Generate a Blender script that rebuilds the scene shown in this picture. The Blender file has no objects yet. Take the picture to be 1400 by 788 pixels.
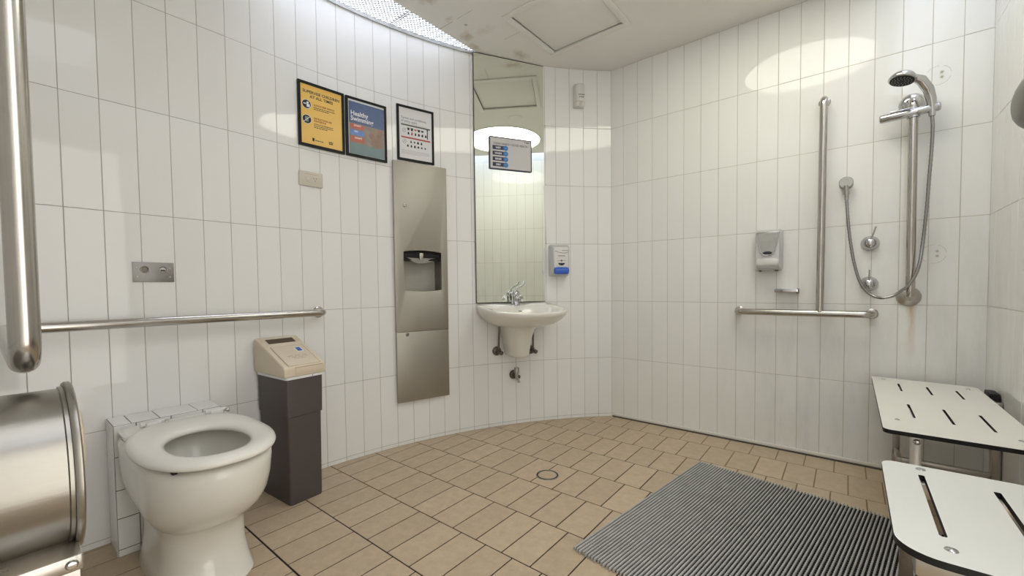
import bpy, bmesh, math, random
from mathutils import Vector, Matrix
PI = math.pi
random.seed(7)
SC = bpy.context.scene
COL = SC.collection

# ------------------------------------------------------------------ camera
F_PX = 571.84
cam_d = bpy.data.cameras.new('camera'); cam = bpy.data.objects.new('camera', cam_d); COL.objects.link(cam)
RX = Vector((0.78030566, 0.62530117, -0.01102383)); UX = Vector((-0.01270161, 0.03346852, 0.99935906)); FX = Vector((-0.62526934, 0.77966551, -0.034058))
CAM = Vector((1.31890433, -2.73158597, 0.92840013))
m = Matrix((RX, UX, -FX)).transposed().to_4x4(); m.translation = CAM
cam.matrix_world = m
cam_d.sensor_width = 36; cam_d.lens = F_PX*36/1400
cam_d.shift_x = -4.7/1400; cam_d.shift_y = 18.06/1400
cam_d.clip_start = 0.01
SC.camera = cam

# ------------------------------------------------------------------ world, exposure
SKY_LEFT, SKY_RIGHT, FILL_FRONT, FILL_SIDE = 6.2, 1.6, 1.3, 1.55      # glazing over the two slots, then two added fill panels
DOME = 4.7           # round diffuser
wd = bpy.data.worlds.new('world'); SC.world = wd; wd.use_nodes = True
wd.node_tree.nodes['Background'].inputs[0].default_value = (.8, .9, 1, 1)
wd.node_tree.nodes['Background'].inputs[1].default_value = 1.0
SC.view_settings.view_transform = 'Standard'; SC.view_settings.look = 'None'
SC.view_settings.gamma = 1; SC.view_settings.use_curve_mapping = False
SC.view_settings.exposure = 0.62

# ------------------------------------------------------------------ materials
def nt(name):
    M = bpy.data.materials.new(name); M.use_nodes = True
    t = M.node_tree; b = t.nodes['Principled BSDF']
    return M, t, b
def N(t, kind, **kw):
    n = t.nodes.new(kind)
    for k, v in kw.items():
        if k == 'inp':
            for a, c in v.items(): n.inputs[a].default_value = c
        else: setattr(n, k, v)
    return n
def mat(name, col, rough=.5, metal=0, spec=.5, var=.0, scale=30, bump=0., bscale=200, stretch=None, coat=0, rvar=0):
    """plain colour with an optional noise variation and bump"""
    M, t, b = nt(name)
    b.inputs['Base Color'].default_value = (*col, 1); b.inputs['Roughness'].default_value = rough
    b.inputs['Metallic'].default_value = metal; b.inputs['Specular IOR Level'].default_value = spec
    b.inputs['Coat Weight'].default_value = coat
    tc = N(t, 'ShaderNodeTexCoord'); mp = N(t, 'ShaderNodeMapping')
    if stretch: mp.inputs['Scale'].default_value = stretch
    t.links.new(tc.outputs['Object'], mp.inputs[0])
    if var or rvar:
        n = N(t, 'ShaderNodeTexNoise', inp={'Scale': scale, 'Detail': 5, 'Roughness': .6})
        t.links.new(mp.outputs[0], n.inputs['Vector'])
        if var:
            mx = N(t, 'ShaderNodeMix', data_type='RGBA')
            mx.inputs[6].default_value = (*[c*(1-var) for c in col], 1); mx.inputs[7].default_value = (*[min(1, c*(1+var)) for c in col], 1)
            t.links.new(n.outputs['Fac'], mx.inputs[0]); t.links.new(mx.outputs[2], b.inputs['Base Color'])
        if rvar:
            mr = N(t, 'ShaderNodeMapRange', inp={'To Min': max(0, rough-rvar), 'To Max': rough+rvar})
            t.links.new(n.outputs['Fac'], mr.inputs[0]); t.links.new(mr.outputs[0], b.inputs['Roughness'])
    if bump:
        n2 = N(t, 'ShaderNodeTexNoise', inp={'Scale': bscale, 'Detail': 3})
        t.links.new(mp.outputs[0], n2.inputs['Vector'])
        bp = N(t, 'ShaderNodeBump', inp={'Strength': bump, 'Distance': .002})
        t.links.new(n2.outputs['Fac'], bp.inputs['Height']); t.links.new(bp.outputs[0], b.inputs['Normal'])
    return M
def emis(name, col, s):
    M, t, b = nt(name); b.inputs['Base Color'].default_value = (.8, .8, .8, 1)
    b.inputs['Emission Color'].default_value = (*col, 1); b.inputs['Emission Strength'].default_value = s
    return M

def glaze(name, col, dirt=0., rust=False):
    """white glazed wall tile: clear gloss, slight cast-in waviness, own tone per tile (attribute), soap scum where 'dirt'"""
    M, t, b = nt(name)
    at = N(t, 'ShaderNodeAttribute', attribute_name='tone'); tc = N(t, 'ShaderNodeTexCoord')
    mr = N(t, 'ShaderNodeMapRange', inp={'To Min': .965, 'To Max': 1.0}); t.links.new(at.outputs['Fac'], mr.inputs[0])
    mul = N(t, 'ShaderNodeMix', data_type='RGBA', blend_type='MULTIPLY', inp={0: 1.}); mul.inputs[6].default_value = (*col, 1)
    t.links.new(mr.outputs[0], mul.inputs[7]); out = mul.outputs[2]
    rough = None
    if dirt:
        mp = N(t, 'ShaderNodeMapping', inp={'Scale': (9, 9, 2.2)}); t.links.new(tc.outputs['Object'], mp.inputs[0])
        n = N(t, 'ShaderNodeTexNoise', inp={'Scale': 1.3, 'Detail': 8, 'Roughness': .65}); t.links.new(mp.outputs[0], n.inputs['Vector'])
        r = N(t, 'ShaderNodeMapRange', inp={'From Min': .45, 'From Max': .72, 'To Min': 0, 'To Max': dirt}); t.links.new(n.outputs['Fac'], r.inputs[0])
        mx = N(t, 'ShaderNodeMix', data_type='RGBA'); mx.inputs[7].default_value = (.56, .56, .52, 1)
        s0 = N(t, 'ShaderNodeSeparateXYZ'); t.links.new(tc.outputs['Object'], s0.inputs[0])
        hz = N(t, 'ShaderNodeMapRange', inp={'From Min': .7, 'From Max': 1.7, 'To Min': 1, 'To Max': .15}); t.links.new(s0.outputs['Z'], hz.inputs[0])
        hx = N(t, 'ShaderNodeMapRange', inp={'From Min': .5, 'From Max': 1.1, 'To Min': .1, 'To Max': 1}); t.links.new(s0.outputs['X'], hx.inputs[0])
        h2 = N(t, 'ShaderNodeMath', operation='MULTIPLY'); t.links.new(hx.outputs[0], h2.inputs[0]); t.links.new(hz.outputs[0], h2.inputs[1])
        hm_ = N(t, 'ShaderNodeMath', operation='MULTIPLY'); t.links.new(r.outputs[0], hm_.inputs[0]); t.links.new(h2.outputs[0], hm_.inputs[1])
        t.links.new(hm_.outputs[0], mx.inputs[0]); t.links.new(out, mx.inputs[6]); out = mx.outputs[2]
        rr = N(t, 'ShaderNodeMapRange', inp={'From Min': .4, 'From Max': .7, 'To Min': .03, 'To Max': .10}); t.links.new(n.outputs['Fac'], rr.inputs[0]); rough = rr.outputs[0]
    if rust:   # rust run below the shower rail's lower flange
        sx = N(t, 'ShaderNodeSeparateXYZ'); t.links.new(tc.outputs['Object'], sx.inputs[0])
        n = N(t, 'ShaderNodeTexNoise', inp={'Scale': 28, 'Detail': 6}); mp = N(t, 'ShaderNodeMapping', inp={'Scale': (1, 1, .22)})
        t.links.new(tc.outputs['Object'], mp.inputs[0]); t.links.new(mp.outputs[0], n.inputs['Vector'])
        def M1(op, a, c_=None):
            q = N(t, 'ShaderNodeMath', operation=op)
            for i, v in enumerate((a, c_)):
                if v is None: continue
                if isinstance(v, (int, float)): q.inputs[i].default_value = v
                else: t.links.new(v, q.inputs[i])
            return q.outputs[0]
        wob = M1('MULTIPLY', M1('SUBTRACT', n.outputs['Fac'], .5), .05)
        dx = M1('ABSOLUTE', M1('ADD', M1('SUBTRACT', sx.outputs['X'], 1.545), wob))
        wx = N(t, 'ShaderNodeMapRange', inp={'From Min': .002, 'From Max': .022, 'To Min': 1, 'To Max': 0}); t.links.new(dx, wx.inputs[0])
        wz = N(t, 'ShaderNodeMapRange', inp={'From Min': .56, 'From Max': .83, 'To Min': 0, 'To Max': .8}); t.links.new(sx.outputs['Z'], wz.inputs[0])
        cz = M1('LESS_THAN', sx.outputs['Z'], .86)
        k = M1('MULTIPLY', M1('MULTIPLY', wx.outputs[0], wz.outputs[0]), cz)
        k2 = M1('MULTIPLY', k, M1('POWER', M1('MULTIPLY', n.outputs['Fac'], 1.7), 2.))
        mx = N(t, 'ShaderNodeMix', data_type='RGBA', clamp_factor=True); mx.inputs[7].default_value = (.52, .30, .10, 1)
        t.links.new(k2, mx.inputs[0]); t.links.new(out, mx.inputs[6]); out = mx.outputs[2]
    t.links.new(out, b.inputs['Base Color'])
    b.inputs['Roughness'].default_value = .04
    if rough: t.links.new(rough, b.inputs['Roughness'])
    b.inputs['Specular IOR Level'].default_value = .36
    n3 = N(t, 'ShaderNodeTexNoise', inp={'Scale': 9, 'Detail': 1}); t.links.new(tc.outputs['Object'], n3.inputs['Vector'])
    bp = N(t, 'ShaderNodeBump', inp={'Strength': .03, 'Distance': .01}); t.links.new(n3.outputs['Fac'], bp.inputs['Height']); t.links.new(bp.outputs[0], b.inputs['Normal'])
    return M

WHITE = (.86, .855, .835)
m_tile = glaze('white_glaze', WHITE)
m_tile_shower = glaze('white_glaze_scummed', (.85, .845, .81), .30, True)
m_grout = mat('wall_grout', (.42, .40, .35), .9, var=.25, scale=8)
m_grout_sh = mat('shower_grout', (.50, .46, .36), .9, var=.25, scale=8)
m_steel = mat('brushed_steel', (.50, .475, .44), .3, 1, rvar=.08, var=.12, scale=12, stretch=(1, 1, .3), bump=.06, bscale=300)
m_steel_soft = mat('worn_steel', (.34, .32, .285), .30, 1, rvar=.06, var=.15, scale=9, stretch=(1, .25, 1), bump=.08, bscale=200)
m_steel_panel = mat('towel_unit_steel', (.40, .38, .335), .50, 1, rvar=.08, var=.10, scale=7, stretch=(1, .4, 1), bump=.05, bscale=300)
m_tube = mat('satin_tube', (.50, .475, .44), .2, 1, rvar=.08, var=.12, scale=10)
m_chrome = mat('chrome', (.54, .54, .545), .06, 1)
m_dull = mat('dull_zinc', (.42, .41, .38), .35, 1, var=.15, scale=20)
m_dark_fit = mat('tarnished_brass', (.16, .14, .12), .35, .8, var=.3, scale=60)
m_ceram = mat('white_ceramic', (.80, .78, .72), .1, spec=.6, var=.02, scale=6)
m_seatp = mat('white_toilet_seat', (.82, .80, .74), .18, spec=.5)
m_shadowgap = mat('gap_shade', (.03, .03, .03), .6)  # near-black stands in for shade in gaps and behind the mirror
m_blackfr = mat('black_frame', (.008, .008, .008), .5, spec=.25)
m_black = mat('black_plastic', (.012, .012, .012), .5, spec=.25)
m_cream = mat('cream_plastic', (.68, .585, .45), .42, var=.04, scale=10, bump=.04, bscale=400)
m_cream_dk = mat('cream_plastic_print', (.42, .34, .25), .5)
m_bin = mat('brown_grey_plastic', (.085, .070, .068), .5, var=.08, scale=12, bump=.05, bscale=500)
m_bag = mat('white_bin_liner', (.8, .8, .8), .4)
m_wplast = mat('white_plastic', (.72, .71, .68), .3)
m_silver = mat('silver_plastic', (.55, .55, .54), .28, .2)
m_blue = mat('blue_plastic', (.05, .14, .60), .3)
m_lam = mat('white_laminate', (.80, .785, .71), .32, var=.03, scale=5)
m_lam_n = mat('white_laminate_clean', (.80, .80, .76), .3, var=.02, scale=5)
m_mat = mat('grey_rubber', (.44, .435, .415), .55, var=.25, scale=20)
m_mat_dk = mat('dark_rubber_bar', (.018, .018, .018), .6, var=.5, scale=90)
m_ceil = None
m_beige = mat('beige_switch', (.62, .57, .48), .35)
m_paper = mat('paper_towel', (.36, .345, .32), .9)
m_cavity = mat('towel_recess_steel', (.27, .25, .215), .55, .75, var=.35, scale=25)
m_water = mat('bowl_water', (.35, .35, .31), .05)
m_ink = mat('ink', (.02, .02, .025), .6)
m_white = mat('white_print', (.8, .8, .8), .6)

def mat_mirror():
    M, t, b = nt('mirror_silver')
    b.inputs['Base Color'].default_value = (.90, .93, .86, 1); b.inputs['Metallic'].default_value = 1; b.inputs['Roughness'].default_value = .005
    return M
m_mirror = mat_mirror()

def mat_ceiling():
    M, t, b = nt('painted_ceiling_stained')
    tc = N(t, 'ShaderNodeTexCoord')
    n = N(t, 'ShaderNodeTexNoise', inp={'Scale': 3, 'Detail': 6, 'Roughness': .6}); t.links.new(tc.outputs['Object'], n.inputs['Vector'])
    r0 = N(t, 'ShaderNodeMix', data_type='RGBA'); r0.inputs[6].default_value = (.79, .775, .73, 1); r0.inputs[7].default_value = (.86, .845, .80, 1)
    t.links.new(n.outputs['Fac'], r0.inputs[0]); out = r0.outputs[2]
    n2 = N(t, 'ShaderNodeTexNoise', inp={'Scale': 16, 'Detail': 9, 'Roughness': .7, 'Distortion': .6}); t.links.new(tc.outputs['Object'], n2.inputs['Vector'])
    # blotches of rust and mould along the board edge: centre, radius, amount
    for (x, y, rx, ry, k) in ((-.48, -.93, .10, .11, 1.0), (-.40, -1.28, .10, .09, .9), (-.44, -1.10, .07, .04, .8), (-.36, -.90, .18, .10, .45), (-.36, -.56, .09, .16, .8), (-.52, -.80, .05, .12, .9), (.24, -.86, .10, .07, .45), (.05, -.50, .08, .05, .2), (-.25, -1.5, .3, .2, .5)):
        mp = N(t, 'ShaderNodeMapping', vector_type='POINT', inp={'Location': (-x/rx, -y/ry, 0), 'Scale': (1/rx, 1/ry, 0)})
        t.links.new(tc.outputs['Object'], mp.inputs[0])
        ln = N(t, 'ShaderNodeVectorMath', operation='LENGTH'); t.links.new(mp.outputs[0], ln.inputs[0])
        fall = N(t, 'ShaderNodeMapRange', inp={'From Min': 0, 'From Max': 1.1, 'To Min': .30, 'To Max': -.35}); t.links.new(ln.outputs['Value'], fall.inputs[0])
        ad = N(t, 'ShaderNodeMath', operation='ADD'); t.links.new(fall.outputs[0], ad.inputs[0]); t.links.new(n2.outputs['Fac'], ad.inputs[1])
        rr = N(t, 'ShaderNodeMapRange', inp={'From Min': .50, 'From Max': .95, 'To Min': 0, 'To Max': k*.8}); t.links.new(ad.outputs[0], rr.inputs[0])
        mx = N(t, 'ShaderNodeMix', data_type='RGBA', clamp_factor=True); mx.inputs[7].default_value = (.40, .29, .17, 1)
        t.links.new(rr.outputs[0], mx.inputs[0]); t.links.new(out, mx.inputs[6]); out = mx.outputs[2]
    t.links.new(out, b.inputs['Base Color']); b.inputs['Roughness'].default_value = .5
    b.inputs['Specular IOR Level'].default_value = .3
    return M
m_ceil = mat_ceiling()
m_ceilp = mat('painted_hatch', (.82, .805, .76), .5, var=.07, scale=6)

def mat_floor():
    M, t, b = nt('quarry_tile')
    at = N(t, 'ShaderNodeAttribute', attribute_name='tone'); tc = N(t, 'ShaderNodeTexCoord')
    c = N(t, 'ShaderNodeMix', data_type='RGBA'); c.inputs[6].default_value = (.50, .395, .275, 1); c.inputs[7].default_value = (.60, .475, .335, 1)
    t.links.new(at.outputs['Fac'], c.inputs[0])
    n = N(t, 'ShaderNodeTexNoise', inp={'Scale': 22, 'Detail': 8, 'Roughness': .7}); t.links.new(tc.outputs['Object'], n.inputs['Vector'])
    r = N(t, 'ShaderNodeMapRange', inp={'From Min': .3, 'From Max': .75, 'To Min': .84, 'To Max': 1.08}); t.links.new(n.outputs['Fac'], r.inputs[0])
    mu = N(t, 'ShaderNodeMix', data_type='RGBA', blend_type='MULTIPLY', inp={0: 1.}); t.links.new(c.outputs[2], mu.inputs[6]); t.links.new(r.outputs[0], mu.inputs[7])
    t.links.new(mu.outputs[2], b.inputs['Base Color']); b.inputs['Roughness'].default_value = .55; b.inputs['Specular IOR Level'].default_value = .35
    bp = N(t, 'ShaderNodeBump', inp={'Strength': .15, 'Distance': .001}); n2 = N(t, 'ShaderNodeTexNoise', inp={'Scale': 250, 'Detail': 3})
    t.links.new(tc.outputs['Object'], n2.inputs['Vector']); t.links.new(n2.outputs['Fac'], bp.inputs['Height']); t.links.new(bp.outputs[0], b.inputs['Normal'])
    return M
m_floor = mat_floor()
def mat_fgrout():
    M, t, b = nt('floor_grout')      # blackened joints in the middle of the floor, cleaner tan ones by the shower wall
    tc = N(t, 'ShaderNodeTexCoord'); sx = N(t, 'ShaderNodeSeparateXYZ'); t.links.new(tc.outputs['Object'], sx.inputs[0])
    a = N(t, 'ShaderNodeMath', operation='MULTIPLY_ADD', inp={1: .35}); t.links.new(sx.outputs['X'], a.inputs[0]); t.links.new(sx.outputs['Y'], a.inputs[2])
    r = N(t, 'ShaderNodeMapRange', inp={'From Min': -.55, 'From Max': .15}); t.links.new(a.outputs[0], r.inputs[0])
    c = N(t, 'ShaderNodeMix', data_type='RGBA'); c.inputs[6].default_value = (.014, .009, .006, 1); c.inputs[7].default_value = (.28, .19, .10, 1)
    t.links.new(r.outputs[0], c.inputs[0]); t.links.new(c.outputs[2], b.inputs['Base Color']); b.inputs['Roughness'].default_value = .85
    return M
m_fgrout = mat_fgrout()

# ------------------------------------------------------------------ mesh helpers
def new_mesh(name, bm, mats, smooth=None):
    me = bpy.data.meshes.new(name); bm.normal_update(); bm.to_mesh(me); bm.free()
    for q in (mats if isinstance(mats, (list, tuple)) else [mats]): me.materials.append(q)
    if smooth is not None:
        me.shade_smooth()
        if smooth < 180: me.set_sharp_from_angle(angle=math.radians(smooth))
    return me
def ob(name, bm, mats, parent=None, smooth=35, label=None, mw=None):
    o = bpy.data.objects.new(name, new_mesh(name, bm, mats, smooth)); COL.objects.link(o)
    if parent is not None: o.parent = parent
    if mw is not None: o.matrix_world = mw
    if label: o['label'] = label
    return o
def structure(o): o['kind'] = 'structure'; return o
def tag(o, label, cat, group=None):
    o['label'] = label; o['category'] = cat
    if group: o['group'] = group
    return o
def thing(name, label, cat, mw=None, group=None):
    o = bpy.data.objects.new(name, None); COL.objects.link(o); o.empty_display_size = .05
    if mw is not None: o.matrix_world = mw
    return tag(o, label, cat, group)
def frame(origin, ex, ez=(0, 0, 1)):
    """local x = ex, local z = ez, local y = z cross x"""
    ex = Vector(ex).normalized(); ez = Vector(ez).normalized(); ey = ez.cross(ex)
    q = Matrix((ex, ey, ez)).transposed().to_4x4(); q.translation = Vector(origin); return q

def box(bm, lo, hi, bev=0, seg=2, mi=0, mat4=None):
    lo = Vector(lo); hi = Vector(hi); c = (lo+hi)/2; s = hi-lo
    r = bmesh.ops.create_cube(bm, size=1, matrix=Matrix.Translation(c) @ Matrix.Diagonal((*s, 1)))
    vs = r['verts']; fs = set(f for v in vs for f in v.link_faces)
    for f in fs: f.material_index = mi
    if bev:
        es = list(set(e for v in vs for e in v.link_edges))
        r2 = bmesh.ops.bevel(bm, geom=es, offset=bev, segments=seg, profile=.5, affect='EDGES', clamp_overlap=True)
        vs = list(set(v for f in r2['faces'] for v in f.verts) | set(v for v in vs if v.is_valid))
        for f in set(f for v in vs for f in v.link_faces): f.material_index = mi
    if mat4 is not None: bmesh.ops.transform(bm, matrix=mat4, verts=[v for v in vs if v.is_valid])
    return vs
def tube(bm, pts, r, n=14, cap=True, mi=0, closed=False):
    pts = [Vector(p) for p in pts]; k = len(pts)
    rs = r if isinstance(r, (list, tuple)) else [r]*k
    rings = []; up = None
    for i, p in enumerate(pts):
        if closed: d = (pts[(i+1) % k]-pts[i-1]).normalized()
        else: d = (pts[min(i+1, k-1)]-pts[max(i-1, 0)]).normalized()
        if up is None:
            a = Vector((0, 0, 1)) if abs(d.z) < .9 else Vector((1, 0, 0)); up = (a-d*a.dot(d)).normalized()
        else: up = (up-d*up.dot(d)).normalized()
        s = d.cross(up)
        rings.append([bm.verts.new(p+(up*math.cos(2*PI*j/n)+s*math.sin(2*PI*j/n))*rs[i]) for j in range(n)])
    rg = range(k) if closed else range(k-1)
    for i in rg:
        A = rings[i]; B = rings[(i+1) % k]
        for j in range(n):
            f = bm.faces.new((A[j], B[j], B[(j+1) % n], A[(j+1) % n])); f.material_index = mi
    if cap and not closed:
        f = bm.faces.new(rings[0]); f.material_index = mi
        f = bm.faces.new(rings[-1][::-1]); f.material_index = mi
    return rings
def rounded_path(pts, rad, seg=8):
    """polyline with its inner corners rounded"""
    pts = [Vector(p) for p in pts]; out = [pts[0]]
    for i in range(1, len(pts)-1):
        a, b, c = pts[i-1], pts[i], pts[i+1]
        u = (a-b).normalized(); w = (c-b).normalized(); ang = u.angle(w)
        d = min(rad/math.tan(ang/2), (a-b).length*.49, (c-b).length*.49)
        p0 = b+u*d; p1 = b+w*d
        ctr = b+(u+w).normalized()*(d/math.cos(ang/2))
        va = p0-ctr; vb = p1-ctr; R = va.length; an = va.angle(vb)
        for s in range(seg+1):
            t = s/seg
            q = (va*math.sin((1-t)*an)+vb*math.sin(t*an))/math.sin(an)
            out.append(ctr+q)
    out.append(pts[-1]); return out
def lathe(bm, prof, n=24, mat4=None, mi=0):
    """profile of (r, z) turned about z"""
    rings = []; newv = []
    for r, z in prof:
        if r < 1e-6: v = bm.verts.new((0, 0, z)); rings.append([v]); newv.append(v)
        else:
            ring = [bm.verts.new((r*math.cos(2*PI*j/n), r*math.sin(2*PI*j/n), z)) for j in range(n)]
            rings.append(ring); newv += ring
    for A, B in zip(rings, rings[1:]):
        for j in range(n):
            a = A[j % len(A)]; b = A[(j+1) % len(A)]; c = B[(j+1) % len(B)]; d = B[j % len(B)]
            q = [a, b, c, d]; q = [v for i, v in enumerate(q) if v not in q[:i]]
            if len(q) > 2: f = bm.faces.new(q); f.material_index = mi
    if mat4 is not None: bmesh.ops.transform(bm, matrix=mat4, verts=newv)
    return newv
def to_dir(p, d):
    """matrix: local z looks along d, origin p"""
    q = Vector(d).to_track_quat('Z', 'Y').to_matrix().to_4x4(); q.translation = Vector(p); return q
def loft(bm, rings, cap0=True, cap1=True, mi=0, closed_v=False):
    R = [[bm.verts.new(p) for p in ring] for ring in rings]; n = len(R[0])
    rr = list(zip(R, R[1:])) + ([(R[-1], R[0])] if closed_v else [])
    for A, B in rr:
        for j in range(n):
            f = bm.faces.new((A[j], A[(j+1) % n], B[(j+1) % n], B[j])); f.material_index = mi
    if cap0 and not closed_v: bm.faces.new(R[0][::-1]).material_index = mi
    if cap1 and not closed_v: bm.faces.new(R[-1]).material_index = mi
    return R
def prism(bm, poly, z0, z1, mi=0, mat4=None):
    a = [bm.verts.new((x, y, z0)) for x, y in poly]; b = [bm.verts.new((x, y, z1)) for x, y in poly]
    n = len(poly); fs = [bm.faces.new(a[::-1]), bm.faces.new(b)]
    for j in range(n): fs.append(bm.faces.new((a[j], a[(j+1) % n], b[(j+1) % n], b[j])))
    for f in fs: f.material_index = mi
    if mat4 is not None: bmesh.ops.transform(bm, matrix=mat4, verts=a+b)
    return a+b
def rrect(x0, y0, x1, y1, r, seg=6):
    out = []
    for cx, cy, a0 in ((x1-r, y1-r, 0), (x0+r, y1-r, PI/2), (x0+r, y0+r, PI), (x1-r, y0+r, 1.5*PI)):
        for s in range(seg+1):
            a = a0+PI/2*s/seg; out.append((cx+r*math.cos(a), cy+r*math.sin(a)))
    return out
def plate(name, outline, holes, z0, z1, mats, parent=None, bev=0, smooth=35, mw=None, edge_mi=1):
    """flat plate with cut-outs, made from a filled 2D curve; edge faces take material edge_mi"""
    cu = bpy.data.curves.new(name, 'CURVE'); cu.dimensions = '2D'; cu.fill_mode = 'BOTH'
    for poly in [outline]+list(holes):
        sp = cu.splines.new('POLY'); sp.points.add(len(poly)-1); sp.use_cyclic_u = True
        for p, (x, y) in zip(sp.points, poly): p.co = (x, y, 0, 1)
    cu.extrude = (z1-z0)/2; cu.bevel_depth = bev; cu.bevel_resolution = 1
    tmp = bpy.data.objects.new('tmp', cu); COL.objects.link(tmp)
    dg = bpy.context.evaluated_depsgraph_get(); me = bpy.data.meshes.new_from_object(tmp.evaluated_get(dg), depsgraph=dg)
    bpy.data.objects.remove(tmp)
    bm = bmesh.new(); bm.from_mesh(me); bpy.data.meshes.remove(me)
    bmesh.ops.remove_doubles(bm, verts=bm.verts, dist=1e-6)
    bmesh.ops.translate(bm, vec=(0, 0, (z0+z1)/2), verts=bm.verts)
    bmesh.ops.recalc_face_normals(bm, faces=bm.faces)
    for f in bm.faces: f.material_index = 0 if abs(f.normal.z) > .5 else (edge_mi if isinstance(mats, (list, tuple)) else 0)
    return ob(name, bm, mats, parent, smooth, mw=mw)
def text_bm(bm, s, size, x, y, z, mi=0, thick=.0004, bold=0., align='LEFT', sx=1.0):
    """flat lettering in the xy plane, added to bm"""
    cu = bpy.data.curves.new('t', 'FONT'); cu.body = s; cu.size = size; cu.align_x = align; cu.extrude = thick/2; cu.offset = bold
    cu.space_line = .95; cu.resolution_u = 3
    tmp = bpy.data.objects.new('tmp', cu); COL.objects.link(tmp)
    dg = bpy.context.evaluated_depsgraph_get(); me = bpy.data.meshes.new_from_object(tmp.evaluated_get(dg), depsgraph=dg)
    bpy.data.objects.remove(tmp)
    n0 = len(bm.verts); f0 = len(bm.faces)
    bm.from_mesh(me); bpy.data.meshes.remove(me)
    bm.verts.ensure_lookup_table(); bm.faces.ensure_lookup_table()
    for v in bm.verts[n0:]: v.co = Vector((v.co.x*sx+x, v.co.y+y, v.co.z+z))
    for f in bm.faces[f0:]: f.material_index = mi

# ------------------------------------------------------------------ plan of the room
X_R, Y_F, Z_C = 1.79, -2.81, 2.42
R_ARC, CX, CY = 2.47, 1.67, -1.82
th0 = math.atan2(-CY, -CX)       # angle of the far corner as seen from the arc centre
th0 = math.atan2(0-CY, 0-CX)
R0 = math.hypot(CX, CY)
def left_pt(s):
    """plan point on the curved wall, s metres from the far corner"""
    a = th0+s/R_ARC
    if a <= PI: return Vector((CX+R_ARC*math.cos(a), CY+R_ARC*math.sin(a)))
    return Vector((CX-R_ARC, CY-(a-PI)*R_ARC))
ZROWS = [0.0, .022, .422, .822, 1.222, 1.622, 2.022, 2.42]
def tile_wall(name, pts, z_rows, m_t, m_g, inward_left=True, gap=.0019, thick=.08):
    """tiled wall along plan points; the tiles are raised glazed pillows on a grout bed"""
    bm = bmesh.new(); tone = bm.loops.layers.float_color.new('tone')
    pts = [Vector(p) for p in pts]; n = len(pts)
    def nrm(i, j):
        e = (pts[j]-pts[i]).normalized(); q = Vector((e.y, -e.x)); return q if inward_left else -q
    vn = []
    for i in range(n):
        a = nrm(max(i-1, 0), max(i, 1)); b = nrm(min(i, n-2), min(i+1, n-1)); q = (a+b).normalized(); vn.append(q/q.dot(a))
    Z0, Z1 = z_rows[0], z_rows[-1]
    F = [[bm.verts.new((p.x, p.y, z)) for z in (Z0, Z1)] for p in pts]
    B = [[bm.verts.new((p.x-q.x*thick, p.y-q.y*thick, z)) for z in (Z0, Z1)] for p, q in zip(pts, vn)]
    for i in range(n-1):
        for quad in ((F[i][0], F[i+1][0], F[i+1][1], F[i][1]), (B[i][0], B[i][1], B[i+1][1], B[i+1][0]), (F[i][1], F[i+1][1], B[i+1][1], B[i][1]), (F[i][0], B[i][0], B[i+1][0], F[i+1][0])):
            bm.faces.new(quad).material_index = 1
    for i in (0, n-1): bm.faces.new((F[i][0], F[i][1], B[i][1], B[i][0])).material_index = 1
    for i in range(n-1):
        p, q = pts[i], pts[i+1]; L = (q-p).length; e = (q-p)/L; nn = nrm(i, i+1)
        if L < .012: continue
        for z0, z1 in zip(z_rows, z_rows[1:]):
            t = random.random(); r_ = random.Random(hash((name, i, round(z0*100))))
            rings = []
            tx = random.uniform(-1, 1)*.00022; tz = random.uniform(-1, 1)*.00045
            for ins, h in ((gap/2, -.0002), (gap/2+.0003, .0006), (gap/2+.0012, .0009)):
                ring = []
                for sx, sz in ((0, 0), (1, 0), (1, 1), (0, 1)):
                    a = ins if sx == 0 else L-ins; z = z0+ins if sz == 0 else z1-ins
                    hh = h+((tx*(sx*2-1)+tz*(sz*2-1)) if h > .0008 else 0)
                    v = p+e*a+nn*hh; ring.append(bm.verts.new((v.x, v.y, z)))
                rings.append(ring)
            fs = [bm.faces.new(rings[-1])]
            for A, C_ in zip(rings, rings[1:]):
                for j in range(4): fs.append(bm.faces.new((A[j], A[(j+1) % 4], C_[(j+1) % 4], C_[j])))
            for f in fs:
                f.material_index = 0
                for l in f.loops: l[tone] = (t, t, t, 1)
    bmesh.ops.recalc_face_normals(bm, faces=bm.faces)
    return structure(ob(name, bm, [m_t, m_g], smooth=None))

s_end = R_ARC*(PI-th0)+(abs(Y_F-CY))
ns = int(s_end/.1)
Lp = [left_pt(0)]
Lp[0] = Vector((0, 0))
for k in range(1, ns+1): Lp.append(left_pt(.1*k-.002))
Lp.append(Vector((CX-R_ARC, Y_F)))
tile_wall('wall_left', Lp, ZROWS, m_tile, m_grout, inward_left=False)
tile_wall('wall_back', [(0, 0), (.0904, 0)]+[(.0904+.1005*k, 0) for k in range(1, 17)]+[(X_R, 0)], ZROWS, m_tile_shower, m_grout_sh)
DY0, DY1 = -2.0, Y_F+.03          # unseen opening beside the camera, added to hold a side fill panel
tile_wall('wall_right', [(X_R, -.1*k) for k in range(0, 21)], ZROWS, m_tile_shower, m_grout_sh)
bm = bmesh.new()
box(bm, (X_R-.01, DY0-.04, 0), (X_R+.08, DY0, 2.1)); box(bm, (X_R-.01, Y_F, 2.06), (X_R+.08, DY0, 2.1)); box(bm, (X_R, Y_F, 2.1), (X_R+.08, DY0, Z_C)); box(bm, (X_R-.01, Y_F, 0), (X_R+.08, DY1, 2.1))
structure(ob('trim_5', bm, mat('added_frame_white', (.75, .74, .70), .4), smooth=None))  # frame round the added side opening
bm = bmesh.new(); box(bm, (X_R+.05, Y_F+.03, 0), (X_R+.06, DY0-.04, 2.06))
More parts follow.
